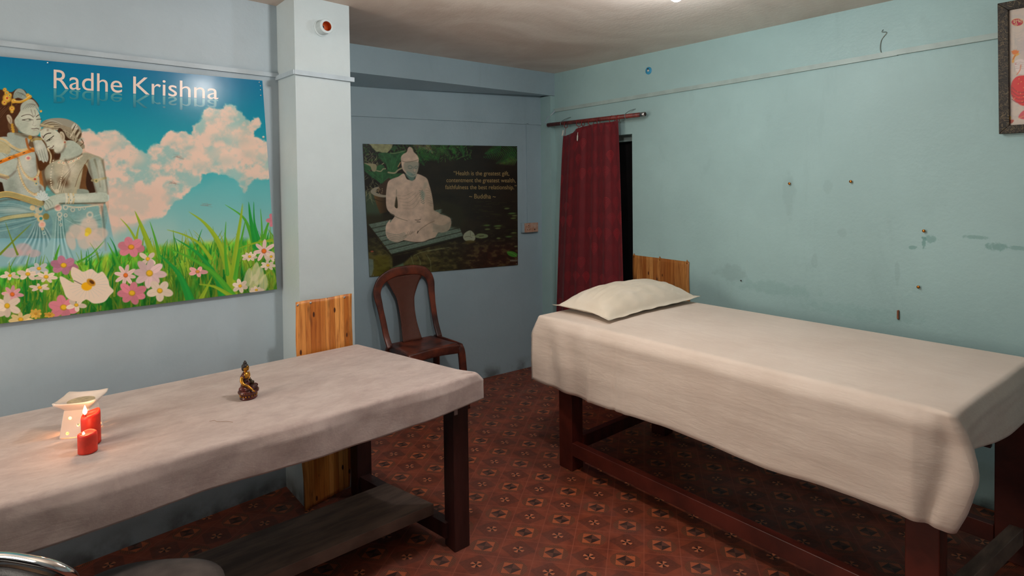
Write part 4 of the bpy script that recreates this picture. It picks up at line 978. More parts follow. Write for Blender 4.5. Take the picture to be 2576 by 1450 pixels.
# ---- poster 1: sky, clouds, flowers, two figures
def art_sky(A):
    X, Y = A.X, A.Y; k = Y-.06*X
    stops = [90, 150, 250, 350, 450, 560, 900]; cols = np.array([(4, 92, 132), (6, 98, 138), (14, 116, 142), (36, 138, 150), (82, 156, 160), (134, 168, 164), (130, 166, 156)], float)
    for i in range(3): A.c[:, i] = np.interp(k, stops, cols[:, i])
    A.c *= (1-.22*sst(X, 300, 690)*sst(420-Y, 0, 260)*0)[:, None]
    n = fbm(X*.03, Y*.035, 6, 2)
    def cc(x, y):
        s = fbm(x*.028+3, y*.034, 6, 5); t = fbm(x*.09, y*.1, 4, 8); a = sst(s*.7+t*.3, .34, .60)[:, None]
        return np.array((134, 166, 162.))*(1-a)+np.array((200, 176, 162.))*a
    main = [(150, 345), (180, 325), (210, 331), (228, 326), (243, 337), (262, 328), (290, 327), (317, 346), (332, 362), (345, 376), (367, 385), (376, 368), (392, 359), (402, 362), (414, 340), (430, 327), (443, 332), (455, 330), (470, 333), (480, 339), (484, 322), (496, 308), (508, 296), (514, 274), (526, 267), (545, 275), (562, 273), (568, 262), (579, 260), (592, 268), (597, 280), (607, 284), (622, 300), (632, 306), (638, 297), (650, 297), (657, 310), (655, 322), (640, 330), (640, 344), (660, 352), (700, 360), (700, 440), (672, 450), (640, 452), (625, 470), (615, 486), (605, 470), (590, 448), (560, 440), (530, 434), (508, 440), (505, 462), (480, 476), (456, 500), (440, 506), (428, 520), (416, 542), (402, 548), (349, 556), (320, 566), (291, 570), (262, 560), (200, 500)]
    A.poly(main, cc, 3.5, 1.0, wob=5, ws=.12)
    A.poly([(262, 470), (420, 470), (430, 500), (400, 540), (290, 590), (262, 600)], (196, 170, 156), 14, .75, wob=10, ws=.05)
    for (x, y, r) in ((580, 285, 16), (525, 290, 16), (545, 330, 26), (600, 340, 28), (430, 350, 16), (470, 360, 20), (285, 352, 24), (235, 350, 16), (640, 312, 9), (626, 372, 22), (500, 400, 30), (560, 385, 30), (655, 385, 22), (340, 400, 22), (390, 375, 9)):
        A.ell(x, y, r, r*.8, (204, 178, 162), 0, .6, .55)
        A.ell(x+r*.25, y+r*.7, r*.8, r*.4, (126, 160, 157), 0, .9, .35)
    # blue-green lower sky
    A.poly([(540, 445), (700, 455), (700, 600), (440, 600), (450, 520), (505, 480)], (100, 158, 160), 18, .35)
    # ---- figures
    skin = (168, 182, 174); skd = (118, 138, 134); brown = (62, 40, 32); cream = (186, 176, 140); gold = (190, 150, 60); teal = (96, 146, 158); tdk = (44, 92, 104); crs = (196, 192, 176)
    # veil
    A.poly([(262, 505), (268, 520), (285, 600), (296, 640), (272, 650), (262, 600), (256, 540)], (90, 152, 164), 2, .7)
    # backing tone behind both bodies
    A.spoly([(-60, 340), (20, 330), (80, 340), (112, 348), (140, 372), (190, 372), (206, 384), (200, 420), (150, 440), (116, 470), (110, 520), (90, 500), (-60, 500)], (92, 78, 62), 2); A.poly([(16, 285), (46, 285), (46, 345), (16, 350)], (96, 74, 56), 1.5)
    # him: hair
    A.spoly([(-60, 250), (-20, 228), (5, 226), (28, 232), (42, 224), (60, 226), (70, 238), (88, 252), (98, 268), (84, 274), (62, 276), (48, 290), (40, 306), (32, 300), (22, 300), (20, 318), (26, 336), (14, 352), (-10, 356), (-60, 340)], brown, 1.5)
    for i in range(12): A.line([(48-i*5, 262+i), (24-i*5, 272+i*3), (6-i*5, 292+i*4)], 1.4, (110, 82, 66) if i % 2 else (40, 24, 20), .7)
    A.spoly([(36, 232), (46, 223), (58, 226), (66, 236), (72, 246), (60, 250), (46, 246), (34, 248)], (132, 152, 152), 1)
    for i in range(5): A.line([(36+i*4, 246), (42+i*4, 232+i), (54+i*3, 236+i*2)], 1, (80, 92, 92), .7)
    # torso, shoulders, arm
    A.spoly([(-60, 360), (-20, 350), (18, 344), (48, 360), (70, 366), (88, 384), (92, 430), (104, 455), (112, 480), (104, 508), (50, 498), (10, 488), (-30, 500), (-60, 470)], (150, 168, 168), 1.5)
    A.ell(28, 470, 14, 22, skd, .3, .9, .6); A.ell(70, 440, 26, 40, (176, 186, 182), 0, .9, .6); A.poly([(-5, 455), (6, 460), (12, 486), (0, 500), (-20, 500)], (36, 24, 20), 1.5)
    A.poly([(92, 400), (100, 395), (104, 430), (110, 470), (100, 462)], (150, 92, 40), 2, .8)
    # neck
    A.spoly([(20, 334), (50, 336), (76, 342), (72, 362), (64, 374), (44, 370), (22, 352)], (148, 166, 164), 1.2); A.line([(40, 336), (60, 342), (78, 346)], 7, (90, 84, 66), .55, soft=3)
    # face
    A.spoly([(46, 288), (54, 276), (70, 268), (88, 270), (96, 280), (100, 292), (103, 302), (102, 312), (104, 320), (101, 330), (96, 340), (86, 343), (70, 339), (52, 332), (42, 320), (36, 304)], skin, 1)
    A.spoly([(54, 262), (72, 250), (84, 252), (95, 266), (99, 280), (92, 272), (78, 270), (64, 272), (52, 280)], (158, 172, 168), 1.5); [A.line([(58+i*6, 274-i), (70+i*5, 262), (84+i*2, 262+i*2)], .8, (96, 104, 100), .8) for i in range(5)]
    A.ell(56, 318, 12, 14, (146, 162, 158), 0, .9, .6)
    A.line([(54, 293), (64, 289), (76, 289), (84, 295)], 1.8, (24, 20, 20), 1); A.line([(91, 294), (96, 290), (99, 289)], 1.6, (24, 20, 20))
    A.line([(56, 302), (66, 300), (74, 299), (82, 302)], 1.6, (26, 22, 22)); A.line([(62, 303), (72, 305), (80, 303)], .8, (70, 70, 70)); A.ell(75, 301.5, 3.2, 1.8, (40, 60, 56), 0, .3)
    A.line([(92, 301), (98, 300), (104, 300)], 1.6, (26, 22, 22)); A.line([(56, 302), (63, 303)], 1.2, (24, 20, 20))
    A.line([(78, 276), (82, 288), (86, 293), (89, 287), (87, 277)], 1.1, (70, 66, 66), .9); A.line([(84, 300), (84, 310), (82, 315), (88, 317), (91, 315)], 1.0, (100, 112, 108), .9)
    A.line([(80, 324), (88, 324), (92, 323), (98, 325)], 1.5, (44, 30, 30)); A.line([(84, 328), (92, 328)], 1.5, (150, 140, 134), .8)
    A.spoly([(17, 290), (24, 289), (30, 298), (30, 312), (24, 310), (18, 300)], (168, 160, 144), 1); A.line([(20, 294), (26, 300), (26, 308)], 1, (96, 84, 72))
    for i, y in enumerate((314, 320, 326, 331)): A.ell(31+i*.8, y, 5-abs(i-1.5), 3.4, gold, 0, .3)
    # crown
    for (x, y, r) in ((12, 226, 5), (17, 234, 6), (18, 247, 11), (11, 258, 7), (24, 240, 6), (34, 254, 6), (30, 273, 7), (30, 281, 4), (70, 240, 5), (76, 243, 4), (103, 280, 3)):
        A.ell(x, y, r, r, gold, 0, .25); A.ell(x, y, r*.55, r*.55, (206, 176, 92), 0, .3); A.ell(x, y, r*.25, r*.25, (170, 60, 50) if r % 2 else (40, 110, 120), 0, .3)
    A.line([(34, 256), (50, 257), (64, 252), (77, 244)], 5, gold); A.line([(36, 253), (50, 254), (64, 249), (76, 240)], 1.6, (220, 196, 130)); A.line([(30, 258), (29, 268)], 1.5, gold)
    # necklaces
    A.line([(-20, 344), (10, 352), (30, 368), (52, 378), (72, 374)], 6, cream); A.line([(-20, 350), (10, 360), (30, 374), (52, 384), (70, 380)], 1.2, (110, 100, 60)); A.spoly([(-20, 352), (8, 356), (26, 372), (22, 388), (0, 392), (-20, 380)], (172, 166, 130), 2, .8)
    for pts, w in (([(46, 398), (54, 424), (66, 442), (80, 450), (94, 442), (101, 416)], 5), ([(42, 410), (52, 446), (66, 474), (84, 488), (96, 486)], 4.5)):
        A.line(pts, w+1.2, (124, 118, 84), .7); A.line(pts, w, cream)
        P = smoothpath([(p[0], p[1], 0) for p in pts], 5)
        for i, p in enumerate(P): A.ell(p.x, p.y+3, 1.6, 1.9, (200, 190, 160), 0, .3); i % 4 == 0 and A.ell(p.x, p.y, .9, .9, (176, 80, 70), 0, .3)
    A.ell(88, 452, 8, 6, cream, 0, .2); A.ell(88, 451, 3, 2.6, (170, 60, 60), 0, .3); A.ell(91, 462, 3.6, 4.6, (190, 180, 130), 0, .2); A.ell(91, 462, 1.8, 2.4, (40, 100, 130), 0, .3)
    A.ell(71, 398, 8, 7, (206, 190, 172), 0, .15); A.ell(71, 398, 4, 3.4, (196, 90, 100), 0, .3)
    # flute, fingers
    A.spoly([(-20, 390), (4, 384), (20, 388), (40, 378), (30, 398), (44, 404), (40, 424), (20, 442), (0, 440), (-20, 432)], (160, 178, 174), 1.2)
    for i in range(4): A.line([(6+i*8, 386+i*2), (14+i*8, 392), (22+i*8, 400)], 1, (104, 122, 120), .8)
    A.line([(-20, 416), (30, 396), (86, 376)], 9, (196, 112, 36)); A.line([(-20, 413), (30, 393), (84, 373)], 2, (226, 160, 70), .8)
    for x in (2, 24, 60): A.line([(x-2, 407-x*.36), (x+2, 405.5-x*.36)], 2.2, (56, 30, 16))
    A.ell(82, 377, 4, 6, (206, 130, 50), 0, .2)
    A.line([(-20, 434), (0, 440), (20, 446)], 8, cream); A.line([(-20, 440), (0, 446), (18, 452)], 1, (150, 60, 40), .8)
    # waist belt and dhoti
    A.spoly([(-60, 510), (0, 496), (40, 502), (90, 520), (120, 530), (142, 560), (150, 610), (156, 660), (-60, 670)], teal, 2)
    for i in range(9): A.line([(-30, 514+i*9), (30, 512+i*8), (92, 530+i*3)], 2.2, tdk if i % 2 else (150, 186, 194), .6, 1.2, soft=1.2)
    A.line([(-20, 560), (20, 548), (84, 540)], 8, (160, 164, 124)); A.line([(-20, 566), (20, 554), (84, 545)], 1, (90, 96, 60)); A.line([(-20, 556), (20, 543), (84, 535)], 1, (90, 96, 60))
    for i in range(13): A.line([(92+i*.8, 556), (70+i*5, 600), (20+i*11, 662)], 2.6, tdk if i % 2 else (158, 192, 200), .6, 4.2, soft=1.6)
    A.line([(-20, 496), (16, 488), (50, 496), (104, 512)], 13, (150, 146, 104)); A.line([(-20, 489), (16, 482), (50, 489), (104, 505)], 1.8, (206, 182, 116)); A.line([(-20, 503), (16, 495), (50, 503), (100, 519)], 1.8, (196, 168, 100)); A.line([(-20, 505), (16, 497), (50, 505)], 1, (60, 50, 30))
    for (x, y, r, c_) in ((82, 523, 7, cream), (98, 528, 10, (170, 176, 160)), (102, 526, 4, (40, 120, 140)), (92, 542, 6, cream), (102, 550, 9, cream), (103, 550, 4, (40, 130, 140)), (116, 545, 8, (120, 118, 70)), (106, 565, 9, (200, 182, 172)), (106, 565, 5, (206, 160, 150)), (107, 576, 4, cream), (111, 587, 5, (150, 186, 190)), (111, 587, 2.4, (90, 150, 160))): A.ell(x, y, r, r, c_, 0, .2)
    # her: back hair
    A.spoly([(100, 318), (108, 306), (124, 299), (146, 297), (166, 299), (182, 305), (196, 314), (205, 328), (204, 346), (198, 354), (212, 364), (212, 374), (204, 372), (198, 380), (190, 366), (178, 352), (164, 344), (156, 332), (140, 328), (118, 322)], (132, 130, 116), 1.2)
    for i in range(9): A.line([(108+i*2, 312+i*1.5), (130+i*4, 304+i*3), (156+i*4, 314+i*4), (166+i*3, 332+i*3)], 1.3, (74, 66, 56) if i % 2 else (186, 184, 168), .75)
    for i in range(6): A.ell(184+i*3.2, 318+i*5, 3, 9, (64, 54, 44) if i % 2 else (178, 176, 160), .5, .3, .9)
    for i in range(10): A.ell(178+i*1.6, 344-i*3.2, 1.6, 1.6, (196, 192, 176), 0, .3)
    A.spoly([(150, 322), (160, 330), (170, 346), (184, 354), (180, 362), (166, 354), (150, 344), (144, 332)], (54, 40, 32), 1.2)
    A.line([(196, 354), (190, 362), (196, 368), (188, 374), (194, 384)], 2, (60, 46, 38)); A.line([(204, 350), (210, 360), (202, 368), (208, 374)], 2, (80, 68, 56))
    # her neck/shoulder
    A.spoly([(146, 384), (158, 372), (164, 356), (182, 354), (200, 366), (208, 378), (200, 392), (170, 404), (152, 402)], (160, 178, 172), 1.2)
    A.spoly([(136, 388), (146, 387), (152, 386), (152, 394), (147, 401), (137, 400)], (58, 36, 28), 2)
    # her face, bowed
    A.spoly([(101, 328), (112, 323), (126, 323), (140, 328), (152, 338), (160, 350), (163, 364), (159, 375), (151, 383), (143, 386), (137, 381), (135, 375), (128, 375), (119, 372), (116, 363), (111, 354), (103, 346)], (186, 194, 184), 1)
    A.ell(146, 362, 12, 12, (188, 194, 184), 0, .9, .6)
    A.line([(109, 347), (112, 341), (120, 336), (128, 335)], 2, (30, 24, 24)); A.line([(117, 355), (124, 350), (130, 346), (135, 342)], 1.7, (28, 22, 22)); A.line([(118, 356), (124, 354), (131, 349)], 1.1, (60, 56, 52)); A.ell(124, 351.5, 2.6, 1.6, (40, 50, 40), -.6, .3)
    A.line([(112, 350), (116, 360), (119, 370)], 1, (100, 112, 106)); A.line([(119, 370), (124, 368)], 1.4, (60, 50, 50)); A.line([(126, 373), (131, 372), (135, 367)], 1.6, (60, 34, 34)); A.line([(106, 342), (108, 346)], 1.6, (120, 60, 60))
    A.line([(102, 328), (112, 322), (124, 322), (134, 326)], 3, (150, 146, 128)); A.line([(104, 314), (116, 316), (134, 319)], 4, (176, 170, 140)); A.ell(120, 327, 3, 3, (150, 150, 138), 0, .4)
    A.spoly([(151, 332), (158, 332), (163, 342), (162, 354), (156, 352), (151, 342)], (176, 172, 154), 1); A.line([(154, 336), (158, 342), (158, 349)], 1, (90, 80, 70))
    A.ell(163, 358, 4.5, 5.5, (196, 190, 172), 0, .25); A.ell(163, 358, 2, 2, (190, 90, 80), 0, .3); A.ell(165, 368, 3, 4, (180, 176, 164), 0, .3)
    # dark between the figures
    A.spoly([(104, 352), (112, 360), (120, 374), (132, 378), (136, 392), (132, 404), (122, 418), (116, 424), (100, 430), (94, 412), (90, 380), (88, 358)], (70, 44, 28), 2)
    A.line([(66, 350), (72, 372), (84, 380)], 6, (150, 80, 34), .8); A.line([(120, 374), (128, 392), (126, 410)], 4, (196, 190, 160))
    # her hand on his shoulder
    A.spoly([(82, 350), (92, 344), (104, 352), (114, 366), (120, 384), (122, 400), (118, 408), (112, 406), (110, 410), (104, 404), (98, 404), (94, 392), (88, 380), (84, 362)], (170, 182, 178), 1)
    for i in range(4): A.line([(92+i*6, 380-i*2), (96+i*6, 392), (99+i*6.5, 405)], 1.1, (100, 116, 112), .9)
    A.line([(80, 354), (90, 350), (104, 350)], 6, (150, 140, 96)); A.line([(80, 350), (90, 346), (103, 346)], 1, (80, 60, 40)); A.ell(76, 346, 5, 5, gold, 0, .3)
    # her torso, sari
    A.spoly([(150, 402), (166, 406), (200, 394), (212, 384), (236, 390), (256, 398), (262, 420), (266, 452), (268, 486), (238, 488), (190, 492), (150, 494), (134, 484), (122, 468), (112, 440), (114, 424), (128, 410)], (154, 158, 144), 1.5)
    A.ell(128, 442, 13, 22, (128, 136, 124), .2, .8, .7); A.ell(168, 430, 24, 24, (184, 180, 164), -.4, .8, .8)
    A.ell(160, 458, 13, 9, (70, 48, 34), .6, .9, .9); A.ell(124, 460, 9, 8, (74, 54, 40), .4, .9, .8)
    for i in range(9): A.line([(204-i*2, 396+i*2), (180-i*2, 420+i*5), (150+i*1.5, 452+i*4), (140+i*3, 484)], 1.1, (104, 108, 94) if i % 2 else (196, 192, 174), .7)
    A.line([(150, 404), (168, 414), (206, 392)], 4.5, (190, 188, 170))
    for i in range(9): A.ell(148+i*6.2, 409+(4 if 1 < i < 7 else 0)-i*1.3, 3.2, 3.2, (202, 196, 176), 0, .25); A.ell(148+i*6.2, 409+(4 if 1 < i < 7 else 0)-i*1.3, 1.1, 1.1, (60, 110, 130) if i % 2 else (186, 90, 90), 0, .3)
    for pts in ([(134, 404), (128, 440), (130, 470), (142, 484)], [(160, 420), (154, 450), (150, 470), (144, 484)]):
        for p in smoothpath([(a_, b_, 0) for a_, b_ in pts], 5): A.ell(p.x, p.y, 1.9, 1.7, (192, 190, 172), 0, .3)
    A.ell(143, 481, 7, 5, (196, 194, 178), 0, .3)
    A.line([(226, 402), (206, 436), (194, 470), (184, 494)], 7, (160, 162, 142)); A.line([(222, 402), (201, 436), (189, 470)], 1, (90, 70, 50))
    A.spoly([(212, 414), (222, 426), (232, 450), (240, 484), (218, 486), (200, 484), (204, 452)], (96, 70, 48), 1.5); A.spoly([(222, 424), (232, 446), (240, 482), (224, 484), (216, 460)], (44, 30, 26), 1.5); A.spoly([(196, 476), (220, 478), (222, 488), (196, 490)], (130, 150, 146), 1.5)
    # her arm
    A.spoly([(224, 404), (238, 396), (250, 400), (260, 420), (266, 450), (270, 484), (266, 500), (248, 498), (240, 480), (232, 452), (222, 428)], (148, 164, 158), 1.2)
    A.line([(238, 402), (246, 430), (252, 470)], 5, (92, 96, 82), .6, 3, soft=2.5); A.line([(250, 404), (260, 440), (264, 480)], 5, (186, 196, 188), .6, soft=3)
    A.line([(232, 454), (248, 452), (266, 448)], 6, (160, 160, 128)); A.ell(242, 455, 6, 5, (176, 172, 130), 0, .3); A.ell(242, 455, 2.5, 2.5, (100, 110, 80), 0, .3)
    A.spoly([(110, 516), (118, 500), (134, 492), (166, 486), (200, 488), (250, 484), (270, 488), (274, 500), (268, 508), (240, 513), (190, 511), (160, 510), (146, 520), (128, 528), (116, 530), (112, 524)], (166, 186, 180), 1.2)
    A.line([(150, 512), (200, 512), (264, 510)], 3, (60, 60, 48), .6, soft=2); A.line([(114, 502), (124, 512), (128, 520)], 1, (100, 120, 116)); A.line([(120, 500), (130, 508), (132, 514)], 1, (100, 120, 116)); A.line([(112, 508), (120, 518), (122, 524)], 1, (100, 120, 116))
    for i in range(4): A.line([(166+i*6, 488), (168+i*6, 500), (166+i*6, 512)], 4.5, cream if i % 2 else (196, 200, 188), .9)
    for (x, y) in ((178, 504), (186, 496), (172, 496)): A.ell(x, y, 1.4, 1.4, (50, 110, 130), 0, .3)
    # her skirt
    A.spoly([(120, 530), (146, 520), (160, 514), (240, 516), (250, 534), (256, 560), (258, 610), (262, 660), (112, 660), (128, 600), (132, 556)], (112, 160, 166), 1.5)
    for i in range(11): A.line([(166, 532+i*2), (190+i*4, 556+i*4), (252, 540+i*13)], 1.8, (48, 104, 108) if i % 2 else (160, 196, 196), .65, 1.4, soft=1.2)
    for i in range(8): A.line([(142+i*2.4, 546), (138+i*4, 600), (132+i*8, 660)], 2.4, (50, 108, 116) if i % 2 else (154, 194, 200), .7, 3.5, soft=1.5)
    A.line([(160, 518), (200, 522), (246, 516)], 4, (180, 186, 172)); A.ell(146, 523, 10, 9, (196, 190, 180), 0, .15); A.ell(146, 523, 6, 6, (206, 160, 160), 0, .3)
    for (x, y, r) in ((165, 522, 7), (183, 528, 6), (150, 540, 7), (150, 551, 5), (165, 542, 5), (153, 566, 4), (226, 541, 9), (222, 556, 5), (212, 524, 4), (200, 526, 4)): A.ell(x, y, r, r, (172, 186, 180), 0, .2); A.ell(x, y, r*.5, r*.5, (110, 150, 156), 0, .3)
    idx = A.box(-450, 300, 215, 600); n_ = fbm(A.X[idx]*.35, A.Y[idx]*.35, 4, 17); k_ = fbm(A.X[idx]*.07, A.Y[idx]*.09, 4, 23)
    lum = A.c[idx].mean(1); fig = (A.X[idx] < np.interp(A.Y[idx], [215, 300, 330, 380, 400, 520, 600], [80, 108, 205, 215, 262, 274, 262])); g_ = ((.96+.08*n_)*(.92+.16*k_))[:, None]
    fig &= ~((A.c[idx][:, 2]-A.c[idx][:, 0] > 60) & (A.Y[idx] < 480))
    A.c[idx] = np.where(fig[:, None], (A.c[idx]*.9+np.array((8, 2, -6)))*g_, A.c[idx])
    sh_ = (70, 54, 40)
    for pts, w_s in (([(142, 387), (156, 382), (163, 368), (164, 356)], 6), ([(42, 322), (56, 338), (76, 345), (96, 342)], 6), ([(124, 384), (124, 402), (116, 412)], 6), ([(112, 424), (112, 446), (122, 470), (136, 486)], 5), ([(166, 404), (190, 396), (206, 388)], 4), ([(222, 406), (232, 450), (242, 484)], 7), ([(258, 404), (266, 450), (272, 488)], 4), ([(100, 470), (108, 500), (110, 512)], 6), ([(-10, 442), (20, 446), (40, 430)], 6), ([(34, 392), (46, 400), (42, 424)], 4), ([(116, 530), (140, 522), (160, 513), (200, 513), (262, 512)], 4), ([(0, 506), (40, 502), (100, 522)], 5), ([(84, 352), (88, 378), (98, 404)], 4), ([(34, 306), (36, 322), (44, 332)], 5), ([(164, 402), (176, 432), (166, 456)], 5), ([(256, 520), (262, 570), (266, 630)], 5)):
        A.line(pts, w_s, sh_, .42, w_s*.6, soft=3.2)
    for (x, y, rx, ry, ro) in ((70, 292, 16, 10, 0), (84, 312, 9, 12, 0), (146, 358, 9, 10, .5), (60, 410, 16, 22, 0), (180, 424, 14, 12, -.4), (250, 440, 5, 26, -.1), (200, 498, 40, 6, 0), (100, 372, 8, 10, .4), (128, 436, 7, 12, 0), (40, 530, 40, 10, 0), (220, 560, 20, 14, .3)):
        A.ell(x, y, rx, ry, (206, 204, 190), ro, .95, .38)
    # lotus
    for a_, L in ((-2.7, 22), (-2.2, 24), (-1.8, 26), (-1.4, 24), (-1.0, 20), (-.5, 18)): A.ell(108+math.cos(a_)*L*.5, 504+math.sin(a_)*L*.5, L*.5, 4.2, (178, 190, 186), a_, .12); A.line([(108, 504), (108+math.cos(a_)*L*.9, 504+math.sin(a_)*L*.9)], .8, (120, 140, 140), .7)
    # pale mist at the feet
    A.poly([(-60, 600), (60, 612), (120, 600), (200, 620), (290, 590), (300, 660), (-60, 680)], (150, 178, 176), 16, .45)
    # ghost flower over her skirt
    for (x, y, rx, ry, r_) in ((224, 572, 22, 26, 0), (196, 584, 24, 18, .5), (250, 590, 22, 16, -.3), (214, 604, 20, 24, 0), (238, 606, 24, 18, .6), (178, 606, 12, 24, -.3)): A.ell(x, y, rx, ry, (192, 172, 158), r_, .2, .72)
    A.ell(222, 582, 8, 9, (196, 172, 60), 0, .3); A.ell(218, 590, 5, 5, (210, 190, 60), 0, .3)
    for (x, y, rx, ry) in ((30, 636, 28, 12), (58, 628, 22, 16), (84, 638, 18, 10)): A.ell(x, y, rx, ry, (182, 150, 150), 0, .2, .6)
    # ---- grass
    R_ = A.rnd
    hl = lambda x: np.interp(x, [-500, 0, 120, 220, 280, 330, 450, 600, 690, 720], [690, 676, 664, 656, 636, 626, 612, 604, 592, 590])
    idx = np.nonzero(A.Y > hl(A.X)-10)[0]; x = A.X[idx]; y = A.Y[idx]; d = (y-hl(x))/150; n2 = fbm(x*.06, y*.02, 5, 11); n3 = fbm(x*.2, y*.05, 4, 13)
    g = np.stack([np.interp(n2, [.3, .5, .7], [26, 70, 134]), np.interp(n2, [.3, .5, .7], [110, 150, 166]), np.interp(n2, [.3, .5, .7], [36, 46, 50])], 1)*(1.12-.4*np.clip(d, 0, 1))[:, None]*(.8+.4*n3)[:, None]
    A.blend(idx, sst(y-hl(x), -8, 10), g)
    def bl(x, y, L, lean, w, c_, a_=1): A.blade([(x+lean, y-L), (x+lean*.35, y-L*.5), (x, y)], w, c_, a_)
    for i in range(900):
        x = R_.uniform(-420, 715); t = R_.random(); y = float(hl(x))+8+t*160; L = R_.uniform(28, 70)*(.7+.5*t); k = R_.random(); f = 1-.25*t
        c_ = (int((60+80*k)*f), int((128+26*k)*f), int((34+16*k)*f)) if R_.random() < .8 else (int(30*f), int(120*f), int(48*f))
        bl(x, y, L, R_.gauss(0, L*.34), R_.uniform(2.5, 7), c_, .9)
    lg = (124, 152, 40); mg = (70, 142, 42); dg = (34, 128, 52)
    for pts, w, c_ in (([(303, 550), (325, 575), (346, 612)], 8, lg), ([(339, 531), (356, 570), (384, 640)], 18, lg), ([(352, 560), (346, 585), (342, 615)], 8, lg), ([(377, 558), (390, 600), (402, 650)], 10, mg), ([(420, 578), (460, 590), (500, 612), (530, 650)], 10, lg),
                       ([(475, 533), (515, 562), (550, 610), (575, 680), (585, 740)], 26, lg), ([(566, 515), (610, 545), (628, 580), (640, 620)], 14, mg), ([(610, 512), (604, 560), (592, 640), (584, 720)], 18, lg), ([(625, 508), (632, 560), (645, 620)], 18, dg), ([(638, 508), (640, 560), (650, 600)], 9, dg),
                       ([(655, 526), (658, 560), (660, 610)], 6, mg), ([(568, 558), (566, 620), (572, 690)], 10, mg), ([(618, 550), (604, 620), (592, 700)], 12, mg), ([(684, 538), (672, 570), (664, 600)], 10, mg), ([(600, 625), (640, 612), (690, 604)], 8, lg),
                       ([(440, 600), (500, 640), (545, 700), (560, 745)], 22, dg), ([(420, 625), (480, 650), (540, 690), (590, 750)], 18, mg), ([(534, 695), (520, 725), (506, 752)], 12, lg), ([(500, 715), (540, 722), (580, 745)], 12, lg), ([(400, 640), (450, 690), (480, 760)], 24, dg), ([(690, 670), (660, 700), (640, 720)], 8, lg),
                       ([(14, 560), (28, 600), (44, 640)], 6, (96, 120, 36)), ([(78, 564), (40, 600), (0, 640)], 6, (96, 120, 36)), ([(262, 606), (230, 640), (196, 660)], 6, mg), ([(270, 610), (290, 650), (310, 700)], 12, mg), ([(150, 615), (140, 650), (136, 690)], 14, mg)):
        A.blade(pts, w, c_); A.blade([(p[0]+w*.14, p[1]+2) for p in pts], w*.35, tuple(min(255, v*1.12) for v in c_), .5)
    pk = (196, 118, 132); pp_ = (206, 176, 170); wh = (208, 190, 172); mv = (164, 108, 130); yc = (208, 164, 40); oc = (206, 104, 40)
    for (x, y) in ((640, 690), (650, 700), (622, 705), (660, 720), (636, 720)): A.spoly([(x-10, y+12), (x-4, y-18), (x+8, y-30), (x+14, y-4), (x+4, y+16)], (190, 186, 150), 2, .7)
    for a_ in ((25, 694, 24, 5, wh, yc, .45, .4, .55), (70, 690, 30, 5, wh, yc, .5, 1, .6), (98, 676, 26, 5, (180, 184, 184), yc, .6, .5, .6), (116, 697, 30, 7, wh, yc, .5, .2, .45), (160, 668, 38, 6, mv, yc, .6, .3, .7), (100, 724, 28, 6, wh, yc, .4, .3, .42),
               (330, 622, 38, 6, pk, (206, 140, 40), .62, .25, .75), (372, 652, 26, 4, wh, yc, .8, .7, .55), (316, 693, 28, 8, pp_, oc, .95, .2, .4), (376, 688, 42, 8, (200, 172, 172), yc, .85, .1, .52), (332, 738, 40, 7, pk, yc, .7, .4, .62), (402, 732, 34, 5, wh, yc, .8, .3, .7),
               (497, 684, 26, 5, (206, 150, 150), (190, 130, 60), .5, .1, .6), (664, 632, 30, 7, (206, 176, 172), oc, .95, .3, .36), (682, 646, 18, 7, wh, yc, .7, .3, .5), (674, 668, 20, 7, wh, yc, .6, .1, .5), (604, 720, 22, 6, wh, yc, .8, .3, .6), (645, 730, 18, 7, wh, yc, .5, 0, .6), (628, 646, 20, 8, wh, yc, .6, .2, .5),
               (31, 741, 28, 8, (206, 150, 156), oc, .85, .1, .42), (18, 770, 34, 6, wh, yc, .9, .5, .6), (160, 774, 42, 6, pk, yc, .7, .3, .7), (192, 768, 26, 5, wh, yc, .6, .2, .6), (52, 804, 32, 7, (208, 186, 130), (206, 160, 40), .55, .2, .5), (90, 790, 16, 8, (200, 160, 70), (180, 130, 40), .8, 0, .6), (125, 793, 14, 7, (196, 150, 60), (180, 120, 40), .6, 0, .6), (-20, 790, 30, 6, wh, yc, .8, 0, .6), (690, 555, 22, 6, pk, yc, .9, 0, .6), (-120, 700, 44, 7, wh, yc, .9, 0, .6), (-60, 740, 40, 6, pk, yc, .8, .3, .6), (-200, 740, 42, 7, pk, yc, .8, .3, .6), (-290, 720, 44, 6, wh, yc, .8, .3, .6)):
        x, y, r, n_, c_, cc_, sq, ro, pw_ = a_; A.flower(x, y, r, n_, c_, cc_, sq, ro, pw_)
    # the big white bloom with a bee
    A.spoly([(150, 702), (156, 696), (186, 712), (178, 690), (182, 672), (198, 678), (210, 684), (230, 677), (246, 688), (258, 684), (272, 704), (276, 720), (286, 732), (276, 744), (262, 760), (236, 764), (218, 754), (204, 760), (180, 756), (166, 746), (160, 730)], wh, 1.2)
    for a_ in np.linspace(0, 2*PI, 26): A.line([(222+math.cos(a_)*16, 716+math.sin(a_)*14), (222+math.cos(a_)*50, 716+math.sin(a_)*36)], 1.1, (176, 176, 168), .5)
    A.line([(186, 706), (206, 716)], 1.6, (70, 60, 50)); A.ell(218, 721, 13.5, 10.5, (212, 158, 24), 0, .15); A.ell(229, 711, 12, 8, (176, 124, 36), .6, .2); A.ell(231, 710, 7, 4, (84, 50, 24), .6, .3)
    # small scuffs on the board
    for (x, y) in ((445, 394), (432, 460), (512, 514)):
        for i in range(7): A.line([(x+R_.uniform(-10, 4), y+R_.uniform(-6, 4)), (x+R_.uniform(-2, 10), y+R_.uniform(-4, 5)), (x+R_.uniform(6, 22), y+R_.uniform(0, 8))], .7, (120, 90, 80), .45)
kp = thing('poster_board', 'large glossy sky and wildflower poster board with white lettering', 'poster', (0, 0, 0))
